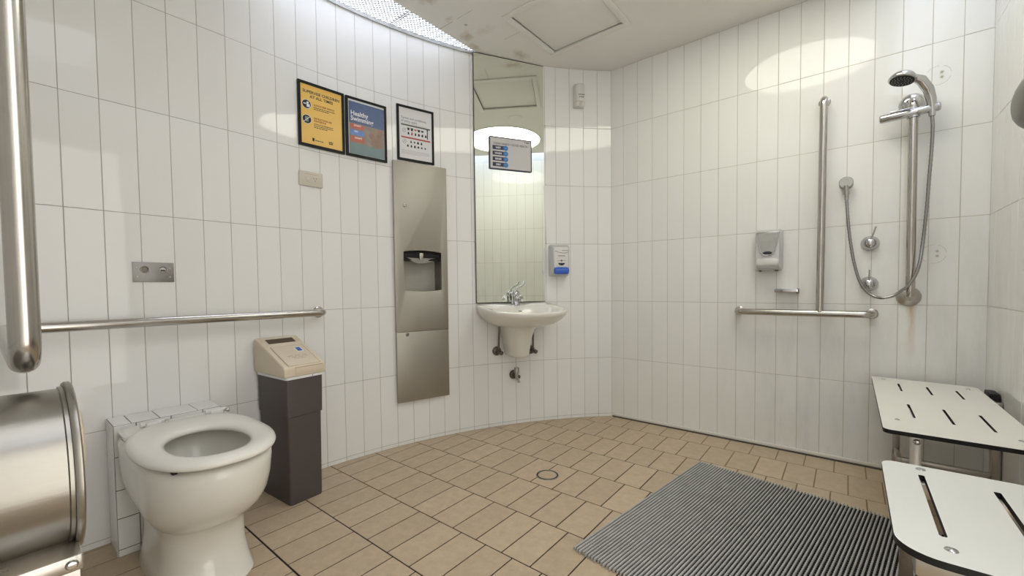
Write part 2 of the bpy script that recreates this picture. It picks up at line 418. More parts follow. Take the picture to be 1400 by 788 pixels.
structure(ob('fill_panel_side', bm, emis('added_fill_side', (1, .98, .93), FILL_SIDE), smooth=None))  # glowing panel added out of view to brighten the room from the side
tile_wall('wall_front', [(X_R-.1*k, Y_F) for k in range(0, 26)]+[(CX-R_ARC, Y_F)], ZROWS, m_tile, m_grout)

# floor: staggered quarry tiles, long side across the bands
bm = bmesh.new(); tone = bm.loops.layers.float_color.new('tone')
FA, FB, PHI, FY = .1234, .2448, .0057, -1.8981
OFF = {-1: -.399, 0: -.4359, 1: -.6095, 2: -.0496, 3: -.2284, 4: -.0344, 5: .2806, 6: .0955, 7: .0405}
av = Vector((math.cos(PHI), math.sin(PHI))); bv = Vector((-av.y, av.x))
def inside(x, y, mg=.0):
    if x > X_R+mg or y > mg or y < Y_F-mg: return False
    if x < CX-R_ARC-mg: return False
    if y > CY and x < CX and math.hypot(x-CX, y-CY) > R_ARC+mg: return False
    return True
box(bm, (CX-R_ARC-.1, Y_F-.1, -.06), (X_R+.1, .1, -.0016), mi=1)
for k in range(-5, 9):
    o = OFF.get(k, (-.05 if k % 2 else .02))
    for j in range(-12, 24):
        a0 = o+j*FA; b0 = k*FB
        if o > FA*14: continue
        # the half dozen tiles round the inspection cover stay whole; its ring sits on top
        g_ = .0027
        if k == -1: ga, gb0, gb1 = g_, .0045, g_
        elif k == 0: ga, gb0, gb1 = g_, .003, g_
        else: ga, gb0, gb1 = g_, g_, g_
        cs = [(a0+ga, b0+gb0), (a0+FA-ga, b0+gb0), (a0+FA-ga, b0+FB-gb1), (a0+ga, b0+FB-gb1)]
        P = [Vector((0, FY))+av*a+bv*b for a, b in cs]
        if not any(inside(p.x, p.y, .03) for p in P): continue
        t = min(1, max(0, random.gauss(.5, .17))); top = [bm.verts.new((p.x, p.y, 0)) for p in P]
        ctr = sum(P, Vector((0, 0)))/4
        bot = [bm.verts.new((p.x+(p.x-ctr.x)*.003, p.y+(p.y-ctr.y)*.003, -.0016)) for p in P]
        fs = [bm.faces.new(top)]+[bm.faces.new((bot[i], bot[(i+1) % 4], top[(i+1) % 4], top[i])) for i in range(4)]
        for f in fs:
            f.material_index = 0
            for l in f.loops: l[tone] = (t, t, t, 1)
structure(ob('floor', bm, [m_floor, m_fgrout], smooth=None))

# ceiling board with its two edges stopping short of the side walls, round opening and hatch opening
SLX, SRX = -.553, 1.51
arc = [(left_pt(s).x+.0, left_pt(s).y) for s in [.02+.05*k for k in range(0, 19)] if left_pt(s).x > -.553]
DC = (1.06, -.845); DR = .375
circ = [(DC[0]+DR*math.cos(2*PI*k/64), DC[1]+DR*math.sin(2*PI*k/64)) for k in range(64)]
HX0, HX1, HY0, HY1 = -.17, .300, -.90, -.445
YS = -2.25  # ceiling cut back here for the added fill panel behind the camera
SFX = .55
outline = [(SRX, YS), (SRX, .0), (0, 0)]+arc+[(SLX, -.76), (SLX, -1.95), (-.82, -1.95), (-.82, Y_F-.02), (SFX, Y_F-.02), (SFX, YS)]
structure(plate('ceiling', outline, [circ, [(HX0, HY0), (HX1, HY0), (HX1, HY1), (HX0, HY1)]], Z_C, Z_C+.012, m_ceil, smooth=None))
# white upstands and roof lining around the two daylight slots and the added front opening
bm = bmesh.new()
box(bm, (SLX+.002, -1.97, Z_C+.012), (SLX+.02, -.30, 2.56)); box(bm, (SRX-.02, Y_F-.05, Z_C+.012), (SRX-.002, .05, 2.56))
box(bm, (X_R+.001, Y_F-.05, Z_C), (X_R+.08, .05, 2.56)); box(bm, (SRX-.02, .001, Z_C), (X_R+.08, .08, 2.56)); box(bm, (-1.12, Y_F-.1, Z_C), (SLX+.02, Y_F, 2.56)); box(bm, (SRX-.02, Y_F-.1, Z_C), (X_R+.08, Y_F, 2.56))
box(bm, (SFX-.02, YS, Z_C+.012), (SRX-.021, YS+.018, 2.56)); box(bm, (SFX-.02, Y_F, Z_C+.012), (SFX-.002, YS, 2.56)); box(bm, (-1.12, -1.97, Z_C+.0125), (SLX+.002, -1.952, 2.56)); box(bm, (SLX+.02, Y_F-.1, Z_C), (SRX-.02, Y_F, 2.56))
structure(ob('trim_1', bm, mat('slot_lining', (.72, .74, .74), .6), smooth=None))
m_sky = emis('daylight_glazing', (.88, .94, 1.12), SKY_LEFT); m_sky2 = emis('daylight_glazing_right', (.88, .94, 1.12), SKY_RIGHT)
bm = bmesh.new(); box(bm, (-1.12, -1.95, 2.56), (SLX+.02, -.35, 2.57)); structure(ob('window_1', bm, m_sky, smooth=None))
bm = bmesh.new(); box(bm, (SFX-.02, Y_F-.1, 2.56), (SRX-.021, YS+.02, 2.57)); structure(ob('fill_panel_front', bm, emis('added_fill_front', (.93, .97, 1.04), FILL_FRONT), smooth=None))  # glowing panel added behind the camera as frontal fill
bm = bmesh.new(); box(bm, (SRX-.02, Y_F-.1, 2.56), (X_R+.08, .08, 2.57)); structure(ob('window_2', bm, m_sky2, smooth=None))
# steel angle on top of the curved wall
bm = bmesh.new()
sp = [left_pt(.86+.06*k) for k in range(0, 40) if left_pt(.86+.06*k).y > -1.97]
for a, b in zip(sp, sp[1:]):
    e = (b-a).normalized(); nn = Vector((-e.y, e.x)); nn = nn if nn.dot(Vector((CX, CY))-a) > 0 else -nn
    for lo, hi, z0, z1 in ((.004, .008, 2.404, 2.424), (-.02, .008, 2.421, 2.424)):
        P = [a+nn*lo, b+nn*lo, b+nn*hi, a+nn*hi]
        prism(bm, [(p.x, p.y) for p in P], z0, z1)
structure(ob('trim_2', bm, m_dull, smooth=None))

# security mesh in the slot
grille = thing('skylight_grille', 'diamond steel mesh panel in the daylight slot above the curved wall', 'grille', Matrix.Translation((-.68, -1.8, 2.46)))
m_mesh = mat('galvanised_mesh', (.25, .25, .24), .6, .2)
def mesh_panel(y0, y1):
    bm = bmesh.new(); x0, x1 = -.835, SLX+.0; w = x1-x0; d = .024
    k = y0-w
    while k < y1:
        for sgn in (1, -1):
            a = Vector((x0, k, 2.462)); b = Vector((x1, k+w, 2.462))
            if sgn < 0: a, b = Vector((x0, k+w, 2.4625)), Vector((x1, k, 2.4625))
            ys = sorted((a.y, b.y))
            def clip(a, b):
                t0, t1 = 0., 1.; dy = b.y-a.y
                ta, tb = (y0-a.y)/dy, (y1-a.y)/dy; ta, tb = min(ta, tb), max(ta, tb)
                t0 = max(t0, ta); t1 = min(t1, tb)
                return (a.lerp(b, t0), a.lerp(b, t1)) if t1 > t0 else None
            c = clip(a, b)
            if c:
                e = (c[1]-c[0]).normalized(); nn = Vector((-e.y, e.x, 0))*.0014; hz = Vector((0, 0, .0036))
                P = [[bm.verts.new(p+nn*i+hz*j) for i, j in ((-1, -1), (1, -1), (1, 1), (-1, 1))] for p in c]
                for j in range(4): bm.faces.new((P[0][j], P[0][(j+1) % 4], P[1][(j+1) % 4], P[1][j]))
        k += d
    return bm
for y0, y1 in ((-1.235, -.62), (-1.95, -1.245)):
    p = ob('mesh_panel', mesh_panel(y0, y1), m_mesh, smooth=None, mw=Matrix.Identity(4)); p.parent = grille; p.matrix_parent_inverse = grille.matrix_world.inverted()
    for yy in (y0, y1):
        bm = bmesh.new(); box(bm, (-.83, yy-.003, 2.455), (SLX-.001, yy+.003, 2.464))
        p = ob('panel_frame', bm, m_dull, smooth=None); p.parent = grille; p.matrix_parent_inverse = grille.matrix_world.inverted()

# round diffuser
t = thing('round_skylight', 'large round glowing cream skylight diffuser set in the ceiling', 'skylight', Matrix.Translation((*DC, Z_C)))
bm = bmesh.new(); lathe(bm, [(0, .014), (DR-.002, .014), (DR-.002, .02), (0, .02)], 64); ob('diffuser', bm, emis('cream_diffuser', (1, .98, .84), DOME), t)
bm = bmesh.new(); lathe(bm, [(DR-.004, .03), (DR-.004, -.004), (DR+.008, -.004), (DR+.008, -.0005), (DR-.001, -.0002), (DR-.001, .03), (DR-.004, .03)], 64); ob('rim', bm, m_ceilp, t)
bm = bmesh.new(); lathe(bm, [(0, -.005), (.02, -.006), (.055, -.004), (.06, 0)], 32); o = ob('ceiling_vent', bm, m_ceilp, mw=Matrix.Translation((.507, -.655, Z_C-.0005)))
tag(o, 'small round white ceiling vent between the hatch and round skylight', 'vent')
# hatch
t = thing('ceiling_hatch', 'square access hatch with white timber frame in the ceiling', 'hatch', Matrix.Translation((.065, -.672, Z_C)))
bm = bmesh.new()
x0, x1, y0, y1 = -.265, .262, -.258, .257; w = .034
box(bm, (x0, y0, -.009), (x1, y0+w, -.0002), .002); box(bm, (x0, y1-w, -.009), (x1, y1, -.0002), .002)
box(bm, (x0, y0+w, -.009), (x0+w, y1-w, -.0002), .002); box(bm, (x1-w, y0+w, -.009), (x1, y1-w, -.0002), .002)
ob('hatch_frame', bm, m_ceilp, t)
bm = bmesh.new(); box(bm, (x0+w+.0035, y0+w+.0035, .003), (x1-w-.0035, y1-w-.0035, .010), .001); ob('hatch_panel', bm, m_ceil, t)
bm = bmesh.new(); box(bm, (x0+w-.01, y0+w-.01, .0125), (x1-w+.01, y1-w+.01, .02)); ob('backing', bm, m_shadowgap, t)
# board joints of the ceiling
bm = bmesh.new()
box(bm, (-.545, -1.073, Z_C-.0005), (-.44, -1.070, Z_C)); box(bm, (-.41, -1.072, Z_C-.0005), (-.29, -1.070, Z_C)); box(bm, (-.33, -.757, Z_C-.0005), (-.205, -.7555, Z_C))
structure(ob('trim_3', bm, mat('joint_line', (.42, .37, .28), .8, var=.6, scale=60), smooth=None))
for (x, y) in ((-.406, -1.003), (-.30, -1.35)):
    bm = bmesh.new(); lathe(bm, [(0, -.002), (.007, -.0015), (.009, 0)], 14)
    tag(ob('ceiling_screw', bm, m_dull, mw=Matrix.Translation((x, y, Z_C-.0004))), 'rusty screw head in the stained ceiling board' if y > -1.2 else 'rusty screw head in ceiling board nearer the top edge of the photo', 'screw', 'ceiling screws')
# white skirting strip with a dark gap under it, along the shower wall
bm = bmesh.new(); box(bm, (.02, -.010, .008), (1.78, -.0016, .026), .003)
structure(ob('baseboard_back', bm, m_ceram))
bm = bmesh.new(); box(bm, (.01, -.012, .0), (1.78, -.002, .009)); structure(ob('trim_4', bm, mat('sealant_gap', (.10, .09, .08), .8, var=.5, scale=30), smooth=None))

# ------------------------------------------------------------------ frames to place things on the curved wall
def wall_frame(pa, pb, z, off=.004):
    """origin midway between plan points pa (left as seen) and pb; x to the right, y up, z into the room"""
    a = Vector((*pa, 0)); b = Vector((*pb, 0)); ex = (b-a).normalized(); ez = Vector((ex.y, -ex.x, 0))
    q = Matrix((ex, Vector((0, 0, 1)), ez)).transposed().to_4x4(); q.translation = (a+b)/2+ez*off+Vector((0, 0, z)); return q
def back_frame(x, z, off=.002):
    q = Matrix((Vector((1, 0, 0)), Vector((0, 0, 1)), Vector((0, -1, 0)))).transposed().to_4x4(); q.translation = Vector((x, -off, z)); return q

# ------------------------------------------------------------------ toilet
TY = -2.325
def outline(xb, xf, hw, nb=5., nf=2.2, xm=None, n=56, cy=0., z=0.):
    xm = (xb+xf)/2 if xm is None else xm; out = []
    for k in range(n):
        a = 2*PI*k/n; c, s = math.cos(a), math.sin(a)
        e = nf if c >= 0 else nb; r = (xf-xm) if c >= 0 else (xm-xb)
        x = xm+r*math.copysign(abs(c)**(2/e), c); y = hw*math.copysign(abs(s)**(2/e), s)
        out.append(Vector((x, y+cy, z)))
    return out
box_t = thing('cistern_plinth', 'low white tiled box against the curved wall behind the toilet', 'plinth', Matrix.Translation((-.72, -2.332, 0)))
def tiled_box(parent):
    bm = bmesh.new(); x0, x1, hy, H = -.078, .062, .158, .462
    box(bm, (x0, -hy, 0), (x1, hy, H), mi=1)
    def slab(o, u, v, us, vs):
        o = Vector(o); u = Vector(u); v = Vector(v); nn = u.cross(v).normalized(); g = .0012
        for a0, a1 in zip(us, us[1:]):
            for b0, b1 in zip(vs, vs[1:]):
                P = [o+u*(a0+g)+v*(b0+g), o+u*(a1-g)+v*(b0+g), o+u*(a1-g)+v*(b1-g), o+u*(a0+g)+v*(b1-g)]
                A = [bm.verts.new(p) for p in P]; c = sum(P, Vector())/4
                B = [bm.verts.new(p+nn*.0015+(c-p).normalized()*.001) for p in P]
                bm.faces.new(B); [bm.faces.new((A[i], A[(i+1) % 4], B[(i+1) % 4], B[i])) for i in range(4)]
    slab((x0, hy, H), (0, -1, 0), (1, 0, 0), [0, .075, .19, .2685, .316], [0, .14])         # top (seen order from far side)
    slab((x0, -hy, 0), (1, 0, 0), (0, 0, 1), [0, .14], [.0, .022, .352, H])                # near side
    slab((x1, -hy, 0), (0, 1, 0), (0, 0, 1), [0, .06, .158, .256, .316], [.0, .025, .135, .235, .352, H])
    slab((x1, hy, 0), (-1, 0, 0), (0, 0, 1), [0, .14], [0, .022, .352, H])
    bmesh.ops.recalc_face_normals(bm, faces=bm.faces)
    return ob('tiled_body', bm, [m_tile, mat('plinth_grout', (.13, .11, .09), .9)], parent, smooth=None)
tiled_box(box_t)

toilet = thing('toilet', 'white ceramic wheelchair-height toilet with an open oval seat', 'toilet', Matrix.Translation((-.30, TY, 0)))
dx = .30
bm = bmesh.new()
secs = [  # z, x back, x front, half width, back exponent, front exponent, widest x
    (.000, -.655, -.180, .127, 6, 2.4, -.34), (.006, -.655, -.176, .130, 6, 2.4, -.34), (.05, -.655, -.196, .118, 6, 2.4, -.35), (.10, -.655, -.216, .112, 6, 2.4, -.35),
    (.160, -.655, -.216, .110, 6, 2.4, -.35), (.194, -.655, -.206, .114, 6, 2.3, -.35), (.207, -.655, -.184, .122, 6, 2.2, -.33), (.227, -.655, -.146, .136, 7, 2.1, -.32),
    (.262, -.655, -.098, .153, 9, 2.1, -.31), (.300, -.655, -.066, .160, 10, 2.15, -.30), (.35, -.655, -.046, .164, 10, 2.2, -.29), (.400, -.655, -.038, .166, 10, 2.25, -.29), (.420, -.655, -.040, .166, 10, 2.25, -.29), (.430, -.652, -.050, .158, 10, 2.25, -.29)]
rings = [outline(a+dx, b+dx, h, nb, nf, xm+dx, z=z) for z, a, b, h, nb, nf, xm in secs]
# over the rim and down into the bowl
inn = [(.431, -.52, -.085, .138), (.420, -.50, -.100, .125), (.38, -.48, -.115, .115), (.30, -.44, -.150, .095), (.22, -.40, -.20, .065), (.20, -.38, -.22, .05)]
for z, a, b, h in inn: rings.append(outline(a+dx, b+dx, h, 2.4, 2.2, (a+b)/2+dx, z=z))
loft(bm, rings, True, True)
ob('bowl', bm, m_ceram, toilet, smooth=50)
bm = bmesh.new(); lathe(bm, [(0, 0), (.075, 0), (.075, .002), (0, .002)], 32, Matrix.Translation((-.30+dx, 0, .232)) @ Matrix.Diagonal((1.25, .9, 1, 1))); ob('water', bm, m_water, toilet)
# ledge between plinth and seat
bm = bmesh.new()
rg = [outline(-.654+dx, -.50+dx, .150, 9, 6, z=.434), outline(-.654+dx, -.50+dx, .156, 9, 6, z=.438), outline(-.654+dx, -.51+dx, .157, 9, 6, z=.447), outline(-.652+dx, -.515+dx, .150, 9, 6, z=.4515)]
loft(bm, rg); ob('rear_ledge', bm, m_ceram, toilet, smooth=50)
# seat ring
bm = bmesh.new()
def seat_ring(z, ins, hole, nb=2.6, nf=2.35):
    z += .001
    return outline(-.585+ins+dx, -.018-ins+dx, .178-ins, nb, nf, -.31+dx, 72, z=z) if not hole else outline(-.415-ins+dx, -.090+ins+dx, .102+ins, 2.2, 2.1, -.25+dx, 72, z=z)
prof = [seat_ring(.441, .010, 0), seat_ring(.443, .002, 0), seat_ring(.449, 0, 0), seat_ring(.456, .002, 0), seat_ring(.462, .009, 0), seat_ring(.4655, .022, 0),
        seat_ring(.4665, .040, 1), seat_ring(.4655, .026, 1), seat_ring(.461, .010, 1), seat_ring(.454, .001, 1), seat_ring(.446, .0, 1), seat_ring(.441, .006, 1)]
loft(bm, prof, closed_v=True); ob('seat_ring', bm, m_seatp, toilet, smooth=60)
for yy in (-.073, .112):
    bm = bmesh.new(); box(bm, (-.594+dx, yy-.022, .452), (-.560+dx, yy+.022, .474), .006, 3)
    tube(bm, [(-.577+dx, yy-.034, .466), (-.577+dx, yy+.034, .466)], .009, 14); h = ob('hinge', bm, m_wplast, toilet)
    bm = bmesh.new(); lathe(bm, [(0, .004), (.007, .003), (.009, 0), (.009, -.006), (0, -.006)], 16, to_dir((-.56+dx, yy+.036, .466), (.3, 1, .2))); ob('hinge_pin', bm, m_dull, h)
for xx, yy in ((-.10, -.120), (-.13, .12), (-.45, -.13), (-.45, .13)):
    bm = bmesh.new(); box(bm, (xx-.018+dx, yy-.006, .436), (xx+.018+dx, yy+.006, .443), .002); ob('buffer', bm, m_black, toilet)
bm = bmesh.new(); lathe(bm, [(0, .004), (.007, .004), (.009, .001), (.009, 0)], 18, to_dir((-.355+dx, -.1035, .058), (0, -1, .05))); ob('screw_cap', bm, m_wplast, toilet)

# ------------------------------------------------------------------ sanitary bin
t = thing('sanitary_bin', 'tall brown bin with sloping cream lid between toilet and towel unit', 'bin', Matrix.Translation((-.66, -1.905, 0)) @ Matrix.Rotation(math.radians(4), 4, 'Z'))
bm = bmesh.new()
def rr3(x0, y0, x1, y1, r, z): return [Vector((x, y, z)) for x, y in rrect(x0, y0, x1, y1, r, 5)]
loft(bm, [rr3(-.125, -.070, .118, .070, .008, 0.), rr3(-.127, -.072, .120, .072, .008, .006), rr3(-.127, -.075, .124, .075, .010, .375), rr3(-.127, -.0755, .1245, .0755, .010, .380), rr3(-.127, -.079, .129, .079, .010, .383), rr3(-.127, -.081, .132, .081, .010, .56), rr3(-.12, -.075, .125, .075, .010, .565)])
ob('bin_body', bm, m_bin, t, smooth=30)
bm = bmesh.new()
loft(bm, [rr3(-.128, -.083, .1345, .083, .012, .545), rr3(-.128, -.0845, .136, .0845, .012, .553), rr3(-.128, -.083, .1345, .083, .012, .562)])
ob('bin_liner', bm, m_bag, t, smooth=40)
bm = bmesh.new(); box(bm, (.134, .030, .546), (.142, .052, .556), .002); ob('liner_knot', bm, m_bag, t)
# lid: side outline in xz extruded over the width
bm = bmesh.new()
prof = [(-.13, .558), (-.13, .698), (-.122, .707), (-.105, .706), (.130, .604), (.139, .594), (.141, .556)]
y0, y1 = -.092, .092
A = [bm.verts.new((x, y0, z)) for x, z in prof]; B = [bm.verts.new((x, y1, z)) for x, z in prof]; n = len(prof)
bm.faces.new(A[::-1]); bm.faces.new(B)
for j in range(n): bm.faces.new((A[j], A[(j+1) % n], B[(j+1) % n], B[j]))
bmesh.ops.recalc_face_normals(bm, faces=bm.faces)
bmesh.ops.bevel(bm, geom=[e for e in bm.edges], offset=.006, segments=3, profile=.5, affect='EDGES', clamp_overlap=True)
ob('lid', bm, m_cream, t, smooth=50)
# flap lying on the slope
sl = Vector((.235, 0, -.102)).normalized(); up = Vector((-sl.z, 0, sl.x)); 
fm = Matrix((sl, Vector((0, 1, 0)), up)).transposed().to_4x4(); fm.translation = Vector((-.030, 0, .6738))
bm = bmesh.new(); box(bm, (.008, -.068, -.004), (.176, .068, .0022), .002, mat4=None); bmesh.ops.transform(bm, matrix=fm, verts=bm.verts)
fl = ob('flap', bm, m_cream, t)
bm = bmesh.new()
for a, b in (((.006, -.0705), (.0085, .0705)), ((.008, -.071), (.176, -.0685)), ((.008, .0685), (.176, .071))): box(bm, (a[0], a[1], .0), (b[0], b[1], .0007))
bmesh.ops.transform(bm, matrix=fm, verts=bm.verts); ob('flap_seam', bm, m_cream_dk, t, smooth=None)
bm = bmesh.new(); box(bm, (.030, .022, .0022), (.072, .050, .0028)); bmesh.ops.transform(bm, matrix=fm, verts=bm.verts); st = ob('sticker', bm, m_white, fl, smooth=None, label='small white sticker with blue print')
bm = bmesh.new(); box(bm, (.034, .025, .0028), (.066, .046, .0031)); bmesh.ops.transform(bm, matrix=fm, verts=bm.verts); ob('blue_print', bm, mat('blue_ink', (.06, .12, .42), .5), fl, smooth=None)
bm = bmesh.new()
for q, (a, b) in enumerate(((-.045, .045), (-.038, .045), (-.020, .030))):
    for i in range(14):
        y_ = a+(b-a)*i/14
        if (i*7+q*3) % 5: box(bm, (.098+.012*q, y_, .0021), (.1025+.012*q, y_+(b-a)/18, .0025))
bmesh.ops.transform(bm, matrix=fm, verts=bm.verts); ob('moulded_wording', bm, m_cream_dk, fl, smooth=None)
bm = bmesh.new(); box(bm, (-.066, -.060, -.002), (-.026, .060, .0008)); bmesh.ops.transform(bm, matrix=fm, verts=bm.verts); ob('slot', bm, mat('slot_shadow', (.10, .07, .045), .8), t, smooth=None)
bm = bmesh.new(); box(bm, (.138, -.045, .566), (.1425, .075, .594), .0015); ob('front_latch', bm, m_cream, t)
bm = bmesh.new(); box(bm, (.1395, -.047, .594), (.1415, .077, .5965)); ob('latch_seam', bm, m_cream_dk, t, smooth=None)

# ------------------------------------------------------------------ grab rail wrapping from behind the toilet
t = thing('wraparound_grab_rail', 'satin steel grab rail running behind the toilet and turning up at the left foreground', 'grab rail', Matrix.Translation((-.725, -2.2, .81)))
inv = t.matrix_world.inverted()
RX_, RY_ = -.728, -2.722; VX, VY = .335, -2.704
bm = bmesh.new()
path = rounded_path([(-.795, -1.70, .812), (RX_, -1.70, .812), (RX_, RY_, .812), (VX, VY, .817), (VX, VY, 1.75), (VX, Y_F+.002, 1.75)], .045, 8)
tube(bm, path, .0172, 20); bmesh.ops.transform(bm, matrix=inv, verts=bm.verts); ob('rail', bm, m_tube, t, smooth=60)
for p, d in (((-.797, -1.70, .812), (1, 0, 0)), ((VX, Y_F+.002, 1.75), (0, 1, 0))):
    bm = bmesh.new(); lathe(bm, [(.0165, .008), (.024, .007), (.028, .003), (.029, 0)], 28, to_dir(p, d)); bmesh.ops.transform(bm, matrix=inv, verts=bm.verts); ob('flange', bm, m_tube, t)

# ------------------------------------------------------------------ paper roll dispenser in the left foreground
DX, DZ = .345, .655
t = thing('toilet_roll_dispenser', 'large drum-shaped stainless steel toilet roll dispenser cut off by the left edge', 'dispenser', Matrix.Translation((DX, Y_F, DZ)))
def yrings(bm, prof, n=48, z_cut=None):
    """turned shape about the y axis"""
    return lathe(bm, [(a, b*.95) for a, b in prof], n, Matrix.Rotation(-PI/2, 4, 'X'))
bm = bmesh.new(); yrings(bm, [(0, 0), (.120, 0), (.120, .143), (.123, .1445), (.123, .149), (0, .149)]); ob('drum', bm, m_steel_soft, t, smooth=40)
bm = bmesh.new(); yrings(bm, [(.112, .1495), (.128, .1495), (.1295, .1515), (.1295, .1575), (.1275, .1595), (.10, .161), (0, .162)]); ob('front_cover', bm, m_steel_soft, t, smooth=40)
bm = bmesh.new(); yrings(bm, [(0, .162), (.050, .162), (.052, .163), (.052, .166), (.046, .169), (0, .170)], 32); bmesh.ops.translate(bm, vec=(0, 0, .032), verts=bm.verts); ob('roll_hub', bm, m_cream, t, label='cream plastic boss on the cover')
bm = bmesh.new()
pr_ = rrect(-.128, -.20, .128, -.105, .012, 4)
q = Matrix.Rotation(PI/2, 4, 'X')
vs = prism(bm, pr_, -.142, 0, mat4=q); ob('paper_chute', bm, m_steel, t, smooth=30)
bm = bmesh.new(); box(bm, (-.131, .0, -.119), (.131, .146, -.096), .003); br = ob('chute_band', bm, m_steel, t)
bm = bmesh.new(); lathe(bm, [(0, .004), (.005, .0035), (.007, 0)], 16, to_dir((.131, .134, -.1075), (1, 0, 0))); ob('screw', bm, m_chrome, br)

# ------------------------------------------------------------------ small plates on the curved wall
q = wall_frame((-.80, -2.401), (-.80, -2.277), 1.001, .0018)
t = thing('flush_button_plate', 'grey steel plate with two round flush buttons above the toilet', 'flush plate', q)
bm = bmesh.new(); box(bm, (-.062, -.038, 0), (.062, .038, .003), .001); ob('plate', bm, mat('grey_plate', (.28, .27, .255), .4, .6, var=.1, scale=30), t)
for i, x in enumerate((-.027, .027)):
    bm = bmesh.new(); lathe(bm, [(.0105, .003), (.0145, .003), (.0145, .0065), (.0125, .0075), (.0105, .0065)], 28, Matrix.Translation((x, .010, 0))); r_ = ob('button_ring', bm, m_chrome, t)
    bm = bmesh.new(); lathe(bm, [(0, .0045), (.009, .0045), (.0105, .003)], 24, Matrix.Translation((x, .010, 0))); ob('button', bm, m_dark_fit if i == 0 else m_dull, t)
bm = bmesh.new(); box(bm, (.020, .004, .0046), (.034, .010, .0052)); ob('button_mark', bm, m_ink, t, smooth=None)
for x in (-.049, .049):
    for y in (.016, -.018):
        bm = bmesh.new(); lathe(bm, [(0, .0042), (.0022, .0042), (.0035, .003)], 12, Matrix.Translation((x, y, 0))); ob('screw', bm, m_dull, t)
q = wall_frame((-.801, -1.777), (-.793, -1.666), 1.477, .003)
t = thing('power_outlet', 'beige single power point on the curved wall under the yellow poster', 'power outlet', q)
bm = bmesh.new(); box(bm, (-.057, -.036, 0), (.057, .036, .009), .003); ob('cover_plate', bm, m_beige, t)
bm = bmesh.new(); lathe(bm, [(0, .012), (.009, .0115), (.011, .009)], 24, Matrix.Translation((-.018, .0, 0))); ob('switch', bm, m_beige, t)
bm = bmesh.new(); lathe(bm, [(.0145, .0088), (.0155, .0098), (.0165, .0088)], 28, Matrix.Translation((.018, 0, 0)))
ob('socket_ring', bm, m_beige, t)
bm = bmesh.new()
for x, y, a in ((.012, .004, .5), (.024, .004, -.5), (.018, -.007, 0)): box(bm, (-.001, -.0035, .0088), (.001, .0035, .0094), mat4=Matrix.Translation((x, y, 0)) @ Matrix.Rotation(a, 4, 'Z'))
ob('socket_holes', bm, m_ink, t, smooth=None)
bm = bmesh.new(); box(bm, (-.030, .022, .0088), (.030, .024, .0092)); ob('top_marks', bm, m_cream_dk, t, smooth=None)

# ------------------------------------------------------------------ posters
def poster(name, label, pa, pb, z0, z1, w, draw, paper, fw=.013):
    q = wall_frame(pa, pb, (z0+z1)/2, .010); h = z1-z0
    t = thing(name, label, 'poster', q, 'framed posters on the curved wall')
    fr = plate('frame', rrect(-w/2, -h/2, w/2, h/2, .002, 2), [rrect(-w/2+fw, -h/2+fw, w/2-fw, h/2-fw, .001, 2)], -.008, .004, [m_blackfr, m_blackfr], t, smooth=30)
    bm = bmesh.new(); box(bm, (-w/2+fw-.001, -h/2+fw-.001, -.004), (w/2-fw+.001, h/2-fw+.001, .0005)); sh = ob('sheet', bm, paper, t, smooth=None)
    draw(sh, w/2-fw, h/2-fw)
    return t
def printed(parent, name, mats, fn, label=None):
    bm = bmesh.new(); fn(bm); return ob(name, bm, mats, parent, smooth=None, label=label)
def lines(bm, x, y, w, n, dy, h=.0022, mi=0, seed=1):
    """small unreadable print: broken strokes"""
    r = random.Random(seed)
    for i in range(n):
        c = x; end = x+w*(1 if i < n-1 else .7)
        while c < end:
            d = r.uniform(.004, .012); box(bm, (c, y-i*dy, .0006), (min(end, c+d), y-i*dy+h, .0008), mi=mi); c += d+.0022
def disc(bm, x, y, r, z=.0006, mi=0, n=28, h=.0003):
    prism(bm, [(x+r*math.cos(2*PI*k/n), y+r*math.sin(2*PI*k/n)) for k in range(n)], z, z+h, mi)
def ringp(bm, x, y, r, w=.0014, z=.0012, mi=0, n=28):
    A = [[bm.verts.new((x+q*math.cos(2*PI*k/n), y+q*math.sin(2*PI*k/n), z)) for k in range(n)] for q in (r, r+w)]
    for k in range(n): bm.faces.new((A[0][k], A[0][(k+1) % n], A[1][(k+1) % n], A[1][k])).material_index = mi
